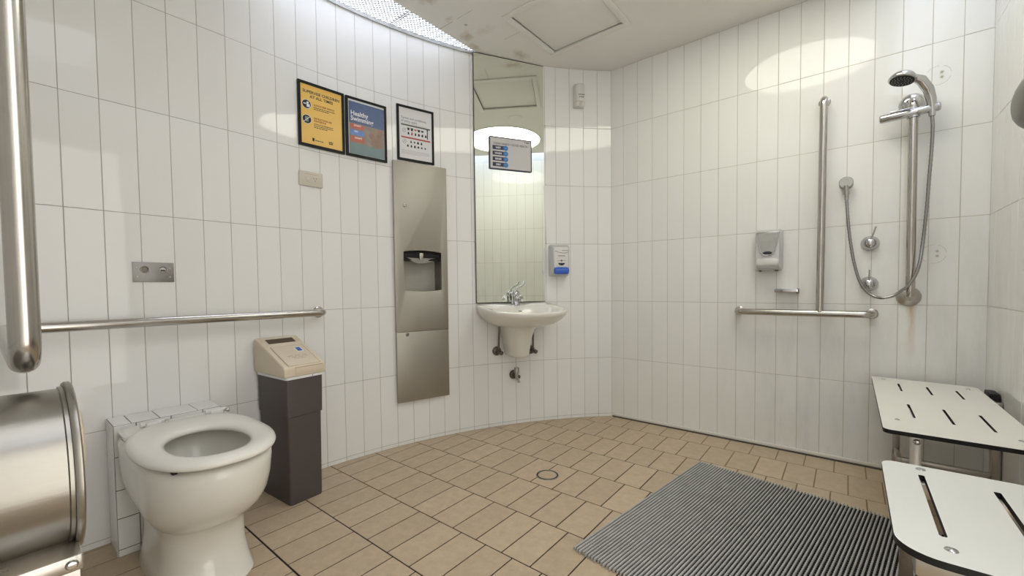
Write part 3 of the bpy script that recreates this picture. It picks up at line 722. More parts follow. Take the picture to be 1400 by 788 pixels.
def draw1(sh, hw, hh):
    printed(sh, 'heading', m_ink, lambda bm: (text_bm(bm, 'SUPERVISE CHILDREN', .0195, 0, hh-.040, .0006, bold=.0004, align='CENTER', sx=.97), text_bm(bm, 'AT ALL TIMES', .0195, 0, hh-.061, .0006, bold=.0004, align='CENTER', sx=.97)))
    def a(bm):
        for y in (.048, -.025):
            disc(bm, -hw+.028, y, .0225, .0005, 1); disc(bm, -hw+.028, y, .0205, .0009, 0)
        # head and arm of the watching adult; child; phone behind a bar
        y = .048; disc(bm, -hw+.033, y+.008, .0055, .0013, 1); box(bm, (-hw+.028, y-.013, .0013), (-hw+.043, y+.002, .0016), mi=1); box(bm, (-hw+.013, y-.001, .0013), (-hw+.026, y+.004, .0016), mi=1)
        y = -.025; box(bm, (-hw+.020, y-.012, .0013), (-hw+.035, y+.013, .0016), mi=2)
        box(bm, (-.020, -.0012, .0017), (.020, .0012, .002), mi=1, mat4=Matrix.Translation((-hw+.028, y, 0)) @ Matrix.Rotation(.75, 4, 'Z'))
    printed(sh, 'safety_symbols', [m_ink, m_white, mat('grey_print', (.25, .27, .27), .6)], a)
    mdr = mat('dark_red_ink', (.35, .09, .04), .6)
    printed(sh, 'red_heading', mdr, lambda bm: text_bm(bm, 'ALWAYS KEEP WATCH', .0115, -hw+.062, .050, .0006, bold=.0003, sx=.86))
    printed(sh, 'red_heading', mdr, lambda bm: (text_bm(bm, 'DISTRACTIONS ARE', .0115, -hw+.062, -.016, .0006, bold=.0003, sx=.86), text_bm(bm, 'DANGEROUS', .0115, -hw+.062, -.028, .0006, bold=.0003, sx=.86)))
    printed(sh, 'small_print', m_ink, lambda bm: lines(bm, -hw+.062, .040, .108, 2, .0085, .0035, seed=3))
    printed(sh, 'small_print', m_ink, lambda bm: lines(bm, -hw+.062, -.041, .095, 3, .0085, .0035, seed=4))
    def lg(bm):
        disc(bm, -.045, -hh+.029, .0055); box(bm, (-.050, -hh+.018, .0006), (-.040, -hh+.024, .0008)); lines(bm, -.035, -hh+.022, .055, 1, .01, .004, seed=8)
        for i in range(2): lines(bm, .032, -hh+.028-.008*i, .030, 1, .01, .006, seed=9+i)
    printed(sh, 'sponsor_marks', m_ink, lg)
poster('supervision_poster', 'framed yellow poster reading SUPERVISE CHILDREN AT ALL TIMES', (-.801, -1.775), (-.784, -1.546), 1.637, 1.952, .230, draw1, mat('yellow_poster', (.84, .53, .12), .35, var=.06, scale=9))
def draw2(sh, hw, hh):
    mb = mat('poster_navy', (.075, .12, .25), .35, var=.25, scale=40); mt = mat('poster_teal', (.16, .24, .25), .35, var=.2, scale=20)
    mp = mat('poster_people', (.27, .22, .18), .35, var=.5, scale=26); mr = mat('poster_red', (.50, .13, .09), .4); mbl = mat('poster_blue', (.14, .25, .55), .4)
    def bg(bm):
        box(bm, (-hw+.004, .020, .0006), (hw-.001, hh-.010, .0008), mi=0); box(bm, (-hw+.004, -hh+.002, .0006), (hw-.001, -.085, .0008), mi=1); box(bm, (-hw+.004, -.085, .0006), (hw-.001, .020, .0008), mi=2)
    printed(sh, 'picture', [mb, mt, mp], bg)
    def sw(bm):
        for (x, y, r) in ((hw-.028, -.006, .024), (hw-.072, -.026, .018), (hw-.045, -.062, .030)):
            disc(bm, x, y, r, .0009, 0); disc(bm, x+.002, y-.004, r*.72, .0013, 1)
            box(bm, (x-r*.5, y-.002, .0017), (x+r*.6, y+.001, .0019), mi=0)
    printed(sh, 'swimmers', [mat('cap_tone', (.36, .20, .17), .5, var=.3, scale=30), mat('skin_tone', (.28, .21, .16), .5, var=.3, scale=30)], sw)
    printed(sh, 'coloured_panels', [mr, mbl], lambda bm: (box(bm, (-hw+.010, -.008, .0009), (-hw+.085, .018, .0012), mi=0), box(bm, (-hw+.010, -.042, .0009), (-hw+.085, -.014, .0012), mi=1), box(bm, (-hw+.010, -.078, .0009), (-hw+.085, -.048, .0012), mi=0)))
    for w_, sz, x_, y_, bo in (('Healthy', .034, .013, .062, .0006), ('Swimming', .034, .013, .034, .0006), ("DON'T", .0125, .030, .005, .0004), ('DO', .0125, .032, -.026, .0004), ("DON'T", .0125, .034, -.060, .0004)):
        printed(sh, 'printed_word', m_white, lambda bm: text_bm(bm, w_, sz, -hw+x_, y_, .0014, bold=bo, sx=.9 if sz > .02 else 1))
poster('swimming_poster', 'framed blue poster reading Healthy Swimming', (-.783, -1.538), (-.749, -1.311), 1.638, 1.951, .228, draw2, mat('poster_white_edge', (.7, .72, .74), .4))
def draw3(sh, hw, hh):
    g = mat('green_grey_ink', (.10, .11, .08), .6); rd = mat('pink_red_ink', (.45, .10, .09), .6)
    printed(sh, 'heading', mat('grey_ink', (.16, .16, .17), .6), lambda bm: (text_bm(bm, 'Terms and conditions', .0200, -hw+.012, .082, .0006, sx=.88), text_bm(bm, 'of entry apply', .0200, -hw+.012, .064, .0006, sx=.88), box(bm, (-hw+.012, .057, .0006), (hw-.028, .0578, .0008))))
    printed(sh, 'bands', [g, rd], lambda bm: (box(bm, (-hw+.012, .044, .0006), (hw-.010, .052, .0009), mi=0), box(bm, (-hw+.012, -.028, .0006), (hw-.010, -.019, .0009), mi=1)))
    def ic(bm):
        r = random.Random(5)
        for row, (y, n, x0) in enumerate(((.030, 5, -.045), (.003, 6, -.045), (-.045, 4, -.03), (-.070, 6, -.05))):
            for i in range(n):
                x = x0+i*.0215; w = r.uniform(.004, .006); h = r.uniform(.005, .009)*(1.3 if row < 2 else .8); mi = 1 if (row < 2 and i in (1, 2) and r.random() < .6) else 0
                box(bm, (x-w, y-h, .0006), (x+w, y+h*.4, .0009), mi=mi)
                if row != 0: disc(bm, x, y+h*.6, w*.75, mi=mi, n=10)
                else: box(bm, (x-w*1.6, y-h*.1, .0006), (x+w*1.6, y+h*.35, .0009), mi=mi)
        for i in (4,): box(bm, (.070, -.012, .0006), (.076, .038, .0009)); disc(bm, .073, .042, .005, n=12)
        for y in (.016, -.048): ringp(bm, -hw+.030, y, .0095)
        box(bm, (-hw+.025, .014, .0012), (-hw+.030, .0155, .0014)); box(bm, (-.007, -.0008, .0012), (.007, .0008, .0014), mat4=Matrix.Translation((-hw+.030, -.048, 0)) @ Matrix.Rotation(.8, 4, 'Z'))
        box(bm, (-.005, -.0008, .0012), (.007, .0008, .0014), mat4=Matrix.Translation((-hw+.031, .017, 0)) @ Matrix.Rotation(.8, 4, 'Z'))
    printed(sh, 'icon_sheet', [m_ink, rd], ic)
    printed(sh, 'small_print', mat('grey_ink_small', (.25, .25, .25), .6), lambda bm: (lines(bm, -hw+.012, -.098, .175, 4, .0065, .0014, seed=11), lines(bm, -.04, .0465, .08, 1, .01, .003, seed=12)))
poster('conditions_poster', 'framed white poster reading Terms and conditions of entry apply', (-.737, -1.249), (-.675, -1.029), 1.672, 1.989, .228, draw3, mat('poster_white', (.72, .71, .72), .4))

# ------------------------------------------------------------------ recessed towel and waste unit
q = wall_frame((-.7435, -1.280), (-.652, -.9655), .960, .010)
t = thing('towel_dispenser_unit', 'tall stainless steel paper towel and waste cabinet set in the curved wall', 'towel dispenser', q)
W2 = .164
def arched(x0, x1, yb, yt, sag, n=12):
    P = []
    for k in range(n+1): u = k/n; P.append((x0+(x1-x0)*u, yb-sag*4*u*(1-u)*.9))
    for k in range(n+1): u = k/n; P.append((x1-(x1-x0)*u, yt+sag*4*u*(1-u)))
    return P
hole = arched(-.115, .124, -.045, .182, .010)
pl_ = plate('upper_door', [(-W2, -.286), (W2, -.286), (W2, .698), (-W2, .698)], [hole], 0, .016, [m_steel_panel, m_steel_panel], t, smooth=30, bev=.001)
bm = bmesh.new(); box(bm, (-W2, -.700, .0), (W2, -.2885, .0175), .0015); ob('waste_door', bm, m_steel_panel, t)
bm = bmesh.new(); box(bm, (-W2+.008, -.695, -.030), (W2-.008, .692, -.0005)); 
bm.faces.ensure_lookup_table()
bm.free()
# recess liner
bm = bmesh.new()
x0, x1, yb, yt, dp = -.116, .125, -.056, .194, -.10
V = [bm.verts.new(p) for p in ((x0, yb, .001), (x1, yb, .001), (x1, yt, .001), (x0, yt, .001), (x0, yb, dp), (x1, yb, dp), (x1, yt, dp), (x0, yt, dp))]
for f in ((0, 1, 5, 4), (1, 2, 6, 5), (2, 3, 7, 6), (3, 0, 4, 7), (4, 5, 6, 7)): bm.faces.new([V[i] for i in f])
rc = ob('recess', bm, m_cavity, t, smooth=None)
bm = bmesh.new(); box(bm, (x0+.002, .132, -.098), (x1-.002, .188, -.010)); box(bm, (-.114, .150, -.03), (.122, .170, .001), .002); ob('towel_magazine', bm, m_black, t, smooth=None)
bm = bmesh.new()
loft(bm, [[Vector((x, y+zz*.0, z)) for x, y, z in P] for zz, P in ((0, [(-.100, .150, -.012), (-.02, .146, -.002), (.02, .146, -.002), (.112, .150, -.012)]), (1, [(-.100, .142, -.020), (-.02, .116, -.010), (.02, .116, -.010), (.112, .136, -.020)]), (2, [(-.100, .144, -.024), (-.02, .120, -.016), (.02, .120, -.016), (.112, .138, -.024)]))])
ob('paper_towel', bm, m_paper, t, smooth=None)
bm = bmesh.new(); box(bm, (-.014, .146, .0), (.010, .176, .012), .003); box(bm, (-.010, .135, .004), (.006, .150, .010), .002); ob('latch', bm, m_steel, t)
for x, y in ((-.102, .448), (-.100, -.303)):
    bm = bmesh.new(); lathe(bm, [(0, .006), (.008, .006), (.0105, .004), (.0115, 0)], 22, Matrix.Translation((x, y, .0165))); o = ob('key_lock', bm, m_chrome, t)
    bm = bmesh.new(); box(bm, (x-.001, y-.005, .0225), (x+.001, y+.005, .0232)); ob('keyhole', bm, m_ink, o, smooth=None)

# opening in the wall for the recess: cut tile wall? the liner is deeper than the tiles, so the wall is opened behind it
wl = bpy.data.objects['wall_left']
wb = bmesh.new(); wb.from_mesh(wl.data); qi = q.inverted()
for co_, no_ in (((x0-.003, 0, 0), (1, 0, 0)), ((x1+.003, 0, 0), (1, 0, 0)), ((0, yb-.004, 0), (0, 1, 0)), ((0, yt+.004, 0), (0, 1, 0))):
    near = [f for f in wb.faces if (qi @ f.calc_center_median()).length < 3 and all(abs((qi @ v.co).x) < .5 and abs((qi @ v.co).z) < .06 for v in f.verts)]
    ge = set(near); [ge.update(f.edges) or ge.update(f.verts) for f in near]
    bmesh.ops.bisect_plane(wb, geom=list(ge), plane_co=q @ Vector(co_), plane_no=q.to_3x3() @ Vector(no_))
dead = [f for f in wb.faces if all(x0-.0035 < (qi @ v.co).x < x1+.0035 and yb-.0045 < (qi @ v.co).y < yt+.0045 and abs((qi @ v.co).z) < .06 for v in f.verts)]
bmesh.ops.delete(wb, geom=dead, context='FACES'); wb.to_mesh(wl.data); wb.free()

# ------------------------------------------------------------------ mirror
MA, MB_ = (-.570, -.785), (-.324, -.345)
q = wall_frame(MA, MB_, (.826+2.416)/2, .004)
t = thing('wall_mirror', 'tall frameless mirror above the basin, reaching the ceiling', 'mirror', q)
mw2 = (Vector(MB_)-Vector(MA)).length/2; mh = (2.416-.826)/2
bm = bmesh.new(); box(bm, (-mw2+.002, -mh+.002, .002), (mw2-.002, mh-.002, .006)); ob('mirror_glass', bm, m_mirror, t, smooth=None)
bm = bmesh.new()
for lo, hi in (((-mw2, -mh, -.003), (-mw2+.0035, mh, .0065)), ((mw2-.0045, -mh, -.003), (mw2+.001, mh, .0072)), ((-mw2, -mh, -.003), (mw2, -mh+.004, .0065)), ((-mw2, mh-.003, -.003), (mw2, mh, .0065))): box(bm, lo, hi)
ob('edge_seal', bm, mat('dark_sealant', (.035, .04, .035), .6, var=.5, scale=20), t, smooth=None)
bm = bmesh.new(); box(bm, (-mw2+.003, -mh+.003, -.014), (mw2-.003, mh-.003, .0015)); ob('backing', bm, m_shadowgap, t, smooth=None)
# white cut-tile fillet down the left edge of the mirror
SA, SB = (-.5171, -.7003), (-.3718, -.4407)
# sign stuck on the glass
q2 = wall_frame(SA, SB, 1.799, .0105)
t = thing('handwashing_sign', 'white sign with dark border reading CLEAN HANDS = GOOD HEALTH on the mirror', 'sign', q2)
plate('border', rrect(-.150, -.105, .150, .105, .006, 4), [rrect(-.143, -.098, .143, .098, .003, 3)], 0, .0022, [mat('navy_border', (.02, .02, .06), .4)]*2, t, smooth=30)
bm = bmesh.new(); box(bm, (-.1435, -.0985, .0), (.1435, .0985, .0010)); sh = ob('sheet', bm, mat('sign_paper', (.62, .60, .60), .5), t, smooth=None)
printed(sh, 'heading', mat('sign_ink', (.05, .055, .10), .6), lambda bm: (text_bm(bm, 'CLEAN HANDS = GOOD HEALTH', .0200, 0, .055, .0012, align='CENTER', sx=.80, bold=.0002), box(bm, (.098, .084, .0012), (.104, .091, .0014)), box(bm, (.107, .084, .0012), (.132, .090, .0014))))
nv = mat('sign_navy', (.02, .02, .07), .5); bl = mat('sign_blue', (.03, .20, .50), .5)
for i, w in enumerate(('WET', 'WASH', 'RINSE', 'DRY')):
    y = .035-i*.036
    b_ = printed(sh, 'step_bar', nv, lambda bm: box(bm, (-.127, y-.013, .0011), (-.046, y+.013, .0014)))
    d_ = printed(sh, 'step_icon', [bl, m_white], lambda bm: (disc(bm, -.036, y, .0165, .0015, 0), text_bm(bm, '>', .012, -.036, y-.004, .002, mi=1, align='CENTER')))
    printed(sh, 'step_word', m_white, lambda bm: text_bm(bm, w, .0165, -.088, y-.006, .0016, align='CENTER', bold=.0005))
printed(sh, 'small_print', m_ink, lambda bm: [lines(bm, -.012, .037-i*.036, .11, 1+(i in (1,))+2*(i == 3), .007, .003, seed=20+i) for i in range(4)])

# ------------------------------------------------------------------ basin (local frame: x right along the wall, y up, z into the room)
q = wall_frame(MA, MB_, 0, .0)
basin = thing('hand_basin', 'white wall-hung ceramic hand basin with shroud below the tall mirror', 'basin', q)
def basin_ring(w, d, y, e=2.35, ins=0., n=64, zb=.0):
    out = []
    # flat back on the wall, rounded front
    for k in range(n):
        a = 2*PI*k/n; c, s = math.cos(a), math.sin(a)
        x = w*math.copysign(abs(c)**(2/e), c)
        if s >= 0: z = zc_+(d-zc_)*abs(s)**(2/e)
        else: z = zc_-(zc_-zb)*abs(s)**(2/7)
        if s < 0: x = w*math.copysign(min(1, abs(c)**(2/9)), c)*(1-.0*abs(s))
        out.append(Vector((x, y, z)))
    return out
zc_ = .17
bm = bmesh.new()
rg = []
for w, d, y, zb in ((.085, .215, .672, .0), (.150, .290, .682, .0), (.200, .360, .702, .0), (.240, .415, .735, .0), (.258, .447, .768, .0), (.264, .458, .788, .0), (.262, .457, .797, .0), (.256, .450, .801, .0)):
    rg.append([Vector(v) for v in basin_ring(w, d, y, zb=zb)])
# inner bowl
def bowl_ring(rx, rz, zc, y, n=64, e=2.2):
    return [Vector((rx*math.copysign(abs(math.cos(2*PI*k/n))**(2/e), math.cos(2*PI*k/n)), y, zc+rz*math.copysign(abs(math.sin(2*PI*k/n))**(2/e), math.sin(2*PI*k/n)))) for k in range(n)]
for rx, rz, zc, y in ((.226, .155, .272, .799), (.218, .149, .272, .792), (.195, .130, .270, .765), (.150, .100, .265, .725), (.08, .055, .26, .705), (.02, .015, .26, .702)): rg.append(bowl_ring(rx, rz, zc, y))
for ring in rg:
    for v in ring: v.y += (.020-.095*v.z)*min(1, max(0, (v.y-.672)/.12))
loft(bm, rg, True, True); bmesh.ops.recalc_face_normals(bm, faces=bm.faces)
ob('basin_bowl', bm, m_ceram, basin, smooth=45)
bm = bmesh.new(); lathe(bm, [(0, .003), (.018, .003), (.021, 0)], 24, Matrix.Translation((0, .703, .26)) @ Matrix.Rotation(-PI/2, 4, 'X')); ob('waste_ring', bm, m_chrome, basin)
bm = bmesh.new(); box(bm, (-.012, .770, .135), (.012, .776, .1395), .001); ob('overflow_slot', bm, m_ink, basin)
bm = bmesh.new()
def sh_ring(w, d, y, n=40):
    out = []
    for k in range(n):
        a = 2*PI*k/n; c, s = math.cos(a), math.sin(a)
        if s >= 0: out.append(Vector((w*math.copysign(abs(c)**.8, c), y, .05+(d-.05)*abs(s)**.8)))
        else: out.append(Vector((w*math.copysign(abs(c)**.2, c), y, .05-.05*abs(s)**.3)))
    return out
loft(bm, [sh_ring(.045, .16, .476), sh_ring(.058, .185, .482), sh_ring(.066, .198, .50), sh_ring(.074, .21, .56), sh_ring(.086, .225, .62), sh_ring(.098, .245, .66), sh_ring(.115, .28, .695)])
ob('shroud', bm, m_ceram, basin, smooth=45)
# basin tap
tap = thing('basin_tap', 'chrome basin mixer with raised lever handle on the basin ledge', 'tap', q @ Matrix.Translation((.0, .812, .062)))
bm = bmesh.new(); Rm = Matrix.Rotation(-PI/2, 4, 'X')
lathe(bm, [(.030, 0), (.030, .004), (.025, .010), (.023, .060), (.026, .066), (.026, .080), (.018, .090), (0, .093)], 24, Rm); ob('tap_body', bm, m_chrome, tap, smooth=50)
bm = bmesh.new(); tube(bm, rounded_path([(0, .030, .010), (0, .052, .080), (0, .034, .115)], .02), [.015]*20 if False else .013, 16); ob('spout', bm, m_chrome, tap, smooth=50)
bm = bmesh.new(); tube(bm, rounded_path([(.0, .088, 0), (.014, .112, .0), (.050, .128, .0), (.066, .152, .0)], .02), .0065, 12); ob('lever', bm, m_chrome, tap, smooth=50)
bm = bmesh.new(); lathe(bm, [(0, .030), (.010, .030), (.017, .026), (.017, .014), (.008, .012), (.008, 0), (0, 0)], 18, to_dir((.020, .040, .0), (1, .0, .1))); ob('side_knob', bm, m_chrome, tap, smooth=50)
# stop valves under the basin
def stop_valve(x, y, label, hose_to=None, drop=False):
    v = thing('stop_valve', label, 'valve', q @ Matrix.Translation((x, y, .0)), 'valves under the basin')
    zf = .006
    bm = bmesh.new(); lathe(bm, [(0, 0), (.030, 0), (.031, .004), (.024, .012), (.011, .014), (.011, .05), (0, .05)], 26, Matrix.Translation((0, 0, -.006))); ob('flange', bm, m_dark_fit, v, smooth=40)
    bm = bmesh.new(); lathe(bm, [(0, .0), (.012, 0), (.014, .004), (.014, .02), (.010, .024), (0, .024)], 18, to_dir((.006, -.004, .04), (.4, -.25, 1))); ob('handle', bm, m_dark_fit, v, smooth=40)
    if hose_to:
        bm = bmesh.new(); tube(bm, rounded_path([(0, .008, .036), (0, .03, .036), (hose_to[0], hose_to[1]-.03, hose_to[2]), hose_to], .02), .0065, 10); ob('flexible_hose', bm, m_dark_fit, v)
    if drop:
        bm = bmesh.new(); lathe(bm, [(0, .055), (.016, .055), (.0175, .052), (.0175, .022), (.012, .02), (.012, -.005), (.010, -.02), (0, -.02)], 18, Matrix.Translation((0, 0, .052)) @ Rm); ob('valve_body', bm, m_dull, v, smooth=40)
        bm = bmesh.new(); tube(bm, [(0, -.008, .058), (.004, -.028, .078), (.004, -.040, .082)], [.008, .007, .011], 12); ob('outlet', bm, m_dull, v)
    return v
stop_valve(-.112, .507, 'tarnished stop valve with hose left of the basin shroud', (.0, .165, .05))
stop_valve(.134, .500, 'dark stop valve peeping out right of the basin shroud', (-.01, .165, .06))
stop_valve(.006, .340, 'dull metal valve low on the wall below the basin shroud', None, True)

# ------------------------------------------------------------------ soap dispensers, sensor
def dispenser(name, label, q, w, h, d, mats, blue):
    t = thing(name, label, 'soap dispenser', q, 'soap dispensers')
    # side silhouette lofted front to back: slightly bulging shell
    bm = bmesh.new(); rg = []
    def rr(wx, y0, y1, r, z): return [Vector((x, y, z)) for x, y in rrect(-wx, y0, wx, y1, r, 6)]
    rg = [rr(w/2*.92, -h/2, h/2, .012, 0), rr(w/2, -h/2-.001, h/2, .014, .006), rr(w/2, -h/2, h/2-.002, .014, d*.55), rr(w/2*.93, -h/2+.006, h/2-.012, .016, d*.85), rr(w/2*.84, -h/2+.012, h/2-.028, .018, d)]
    loft(bm, rg); ob('body', bm, mats[0], t, smooth=45)
    return t
q = wall_frame((-.318, -.340), (-.222, -.222), 1.108, .002)
t = dispenser('soap_dispenser', 'white soap dispenser with blue push bar right of the mirror', q, .130, .215, .085, [m_silver], True)
bm = bmesh.new(); box(bm, (-.052, -.058, .070), (.052, .085, .0885), .010, 3); ob('front_panel', bm, m_wplast, t, smooth=45)
bm = bmesh.new(); rg = [[Vector((x, y, z)) for x, y in rrect(-wx, y0, wx, -.050, r, 5)] for wx, y0, z, r in ((.052, -.096, .060, .014), (.053, -.098, .088, .016), (.050, -.092, .098, .016), (.044, -.082, .101, .014))]
loft(bm, rg); bb = ob('push_bar', bm, m_blue, t, smooth=50)
bm = bmesh.new(); box(bm, (-.040, -.068, .1005), (.040, -.066, .1018)); ob('highlight_ridge', bm, mat('pale_blue', (.25, .38, .75), .4), bb, smooth=None)
bm = bmesh.new(); prism(bm, [(-.024, -.022), (.024, -.022), (.021, -.030), (.010, -.037), (0, -.039), (-.010, -.037), (-.021, -.030)], .0886, .0895); ob('window', bm, m_ink, t, smooth=None)
def dec(bm):
    for i in range(16): u = i/16; x = -.046+.092*u; box(bm, (x, .056-.012*math.sin(u*2.4), .0886), (x+.006, .0585-.012*math.sin(u*2.4), .0891))
    lines_z = .0886
    for i in range(4): box(bm, (.004+.011*i, .060, .0886), (.013+.011*i, .063, .0891))
    for i in range(5): box(bm, (-.024+.010*i, .024, .0886), (-.016+.010*i, .0285, .0891))
    box(bm, (-.030, -.0065, .0886), (.030, -.005, .0891)); disc(bm, 0, -.006, .006, .0886, n=12)
ob('printed_marks', (lambda b_: (dec(b_), b_)[1])(bmesh.new()), mat('grey_mark', (.10, .10, .11), .5), t, smooth=None)

q = back_frame(.962, 1.118, .002)
t = dispenser('soap_dispenser', 'grey soap dispenser with white push bar on the shower wall', q, .128, .225, .085, [m_silver], False)
bm = bmesh.new(); prism(bm, [(-.052, .092), (.052, .092), (.046, .040), (.034, -.012), (.022, -.030), (-.022, -.030), (-.034, -.012), (-.046, .040)], .070, .0892); 
bmesh.ops.bevel(bm, geom=bm.edges[:], offset=.003, segments=2, affect='EDGES'); ob('clear_window', bm, mat('smoky_window', (.46, .46, .44), .15, .3, var=.15, scale=30), t)
bm = bmesh.new(); tube(bm, rounded_path([(-.052, .092, .087), (-.046, .040, .089), (-.034, -.012, .090), (-.018, -.032, .090), (.018, -.032, .090), (.034, -.012, .090), (.046, .040, .089), (.052, .092, .087)], .02, 4), .0028, 8); ob('chrome_trim', bm, m_chrome, t, smooth=60)
bm = bmesh.new(); box(bm, (-.056, .080, .066), (.056, .096, .0875), .004); ob('top_strip', bm, m_chrome, t)
bm = bmesh.new(); prism(bm, [(.022*math.cos(2*PI*k/20), -.020+.009*math.sin(2*PI*k/20)) for k in range(20)], .0885, .0915); ob('oval_badge', bm, m_ink, t, smooth=None)
bm = bmesh.new(); rg = [[Vector((x, y, z)) for x, y in rrect(-wx, y0, wx, -.050, r, 5)] for wx, y0, z, r in ((.052, -.092, .060, .014), (.053, -.094, .088, .016), (.050, -.088, .098, .016), (.044, -.080, .101, .014))]
loft(bm, rg); ob('push_bar', bm, m_wplast, t, smooth=50)
for a_, b_ in ((-.045, -.036), (.028, .044)):
    bm = bmesh.new(); box(bm, (a_, -.119, .010), (b_, -.111, .05), .002); ob('underside_clip', bm, m_dark_fit, t)

q = wall_frame((-.200, -.201), (-.136, -.128), 2.222, .004)
t = thing('air_freshener', 'slim white battery air freshener high on the wall right of the mirror', 'air freshener', q)
bm = bmesh.new()
def hr(w, y, d, n=10): return [Vector((-w, y, 0))]+[Vector((w*math.cos(PI-PI*k/n), y, .02+(d-.02)*math.sin(PI*k/n)**.7)) for k in range(n+1)]+[Vector((w, y, 0))]
loft(bm, [hr(.034, -.070, .048), hr(.036, -.062, .056), hr(.037, -.042, .060), hr(.037, .068, .060), hr(.035, .078, .055), hr(.03, .082, .045)]); bmesh.ops.recalc_face_normals(bm, faces=bm.faces); ob('body', bm, m_wplast, t, smooth=50)
bm = bmesh.new(); loft(bm, [hr(.035, -.0425, .0605), hr(.0375, -.0435, .0612), hr(.0375, -.041, .0612), hr(.035, -.040, .0605)]); ob('seam', bm, mat('freshener_seam', (.45, .44, .42), .5), t, smooth=50)
bm = bmesh.new()
for y, a, b in ((.002, -.014, .026), (-.014, -.010, .022)):
    x = a
    while x < b: box(bm, (x, y-.002, .0585), (x+.006, y+.0025, .0607)); x += .0085
ob('printed_marks', bm, m_ink, t, smooth=None)
bm = bmesh.new(); lathe(bm, [(0, .004), (.010, .003), (.013, 0)], 18, to_dir((.0, -.056, .058), (0, -.35, 1))); ob('nozzle', bm, m_beige, t)

# ------------------------------------------------------------------ shower wall
# small steel soap ledge
t = thing('soap_ledge', 'small steel soap ledge under the grey dispenser on the shower wall', 'soap ledge', back_frame(1.046, .893, .002))
bm = bmesh.new(); box(bm, (-.054, -.010, 0), (.054, .008, .055), .002); ob('tray', bm, m_chrome, t)
bm = bmesh.new(); box(bm, (.046, -.016, .0), (.056, .010, .050), .002); ob('end_bracket', bm, m_dark_fit, t)
# T-shaped grab rail
t = thing('shower_grab_rail', 'inverted T satin steel grab rail on the shower wall', 'grab rail', back_frame(1.195, .775, .0))
bm = bmesh.new(); tube(bm, rounded_path([(-.383, 0, .004), (-.383, 0, .078), (.207, 0, .078), (.207, 0, .004)], .035), .0175, 20); ob('horizontal_rail', bm, m_tube, t, smooth=60)
bm = bmesh.new(); tube(bm, rounded_path([(-.0, .010, .078), (.006, 1.092, .078), (.006, 1.092, .004)], .035), .0170, 20); ob('vertical_rail', bm, m_tube, t, smooth=60)
for x, y in ((-.383, 0), (.207, 0), (.006, 1.092)):
    bm = bmesh.new(); lathe(bm, [(.017, .008), (.022, .007), (.0255, .004), (.026, .0015)], 26, Matrix.Translation((x, y, 0))); ob('flange', bm, m_tube, t)
# sliding rail with hand shower
RXs = 1.534
t = thing('shower_rail', 'tall vertical steel rail with sliding hand shower bracket', 'shower rail', back_frame(RXs, .862, .0))
bm = bmesh.new(); tube(bm, rounded_path([(0, 0, .004), (0, .0, .072), (-.002, .905, .072), (-.002, .905, .004)], .03), .0172, 20); ob('rail', bm, m_tube, t, smooth=60)
bm = bmesh.new(); lathe(bm, [(.017, .022), (.026, .020), (.044, .010), (.046, .005), (.046, .0015)], 32); ob('lower_flange', bm, m_steel, t, smooth=50)
bm = bmesh.new(); lathe(bm, [(.017, .030), (.030, .028), (.046, .012), (.047, .0015)], 32, Matrix.Translation((-.002, .905, 0))); ob('upper_flange', bm, m_chrome, t, smooth=50)
ys = .842
ang = 0.05
sm = Matrix.Translation((-.002, ys, .072)) @ Matrix.Rotation(ang, 4, 'Z')
bm = bmesh.new(); tube(bm, [(-.118, 0, .012), (-.112, 0, .012), (.075, 0, .012), (.082, 0, .012)], [.015, .019, .019, .0165], 20); lathe(bm, [(.0172, -.022), (.0235, -.022), (.0235, .022), (.0172, .022)], 24, Matrix.Rotation(-PI/2, 4, 'X')); bmesh.ops.transform(bm, matrix=sm, verts=bm.verts); sl_ = ob('slider', bm, m_chrome, t, smooth=40)
bm = bmesh.new(); box(bm, (-.080, .017, .002), (-.005, .022, .024), .001); bmesh.ops.transform(bm, matrix=sm, verts=bm.verts); ob('slider_lever', bm, m_chrome, sl_)
bm = bmesh.new(); lathe(bm, [(0, .010), (.016, .009), (.019, .004), (.019, 0)], 20, sm @ to_dir((.078, 0, .012), (1, 0, 0))); ob('bracket_knob', bm, m_chrome, sl_, smooth=50)
# hand shower: handle from the bracket up and back to the left, head tilted down to the room
t = thing('hand_shower', 'chrome hand shower with black spray face resting in the rail bracket', 'hand shower', back_frame(RXs+.058, 1.70, .088))
bm = bmesh.new()
pth = [(0, -.030, 0), (0, .0, 0), (-.004, .045, .004), (-.016, .090, .016), (-.042, .130, .034), (-.074, .146, .050)]
tube(bm, pth, [.0115, .0145, .018, .020, .020, .015], 18); ob('handle', bm, m_chrome, t, smooth=60)
hd = Vector((-.20, -.96, .19)).normalized()
hm = to_dir((-.104, .144, .060), hd)
bm = bmesh.new(); lathe(bm, [(0, -.030), (.020, -.028), (.038, -.018), (.048, -.004), (.050, .006), (.047, .010), (.0435, .0105), (0, .0105)], 36, hm); ob('head_shell', bm, m_chrome, t, smooth=50)
bm = bmesh.new(); lathe(bm, [(.0425, .0095), (.0425, .0125), (.036, .0135), (0, .0135)], 32, hm); ff = ob('spray_face', bm, m_black, t, smooth=50)
bm = bmesh.new()
for r, n_ in ((.014, 8), (.024, 14), (.034, 18)):
    for k in range(n_):
        a = 2*PI*k/n_; lathe(bm, [(0, .0016), (.0016, .001), (.0018, 0)], 6, hm @ Matrix.Translation((r*math.cos(a), r*math.sin(a), .0135)))
ob('nozzles', bm, mat('nozzle_grey', (.35, .36, .37), .4), ff, smooth=None)
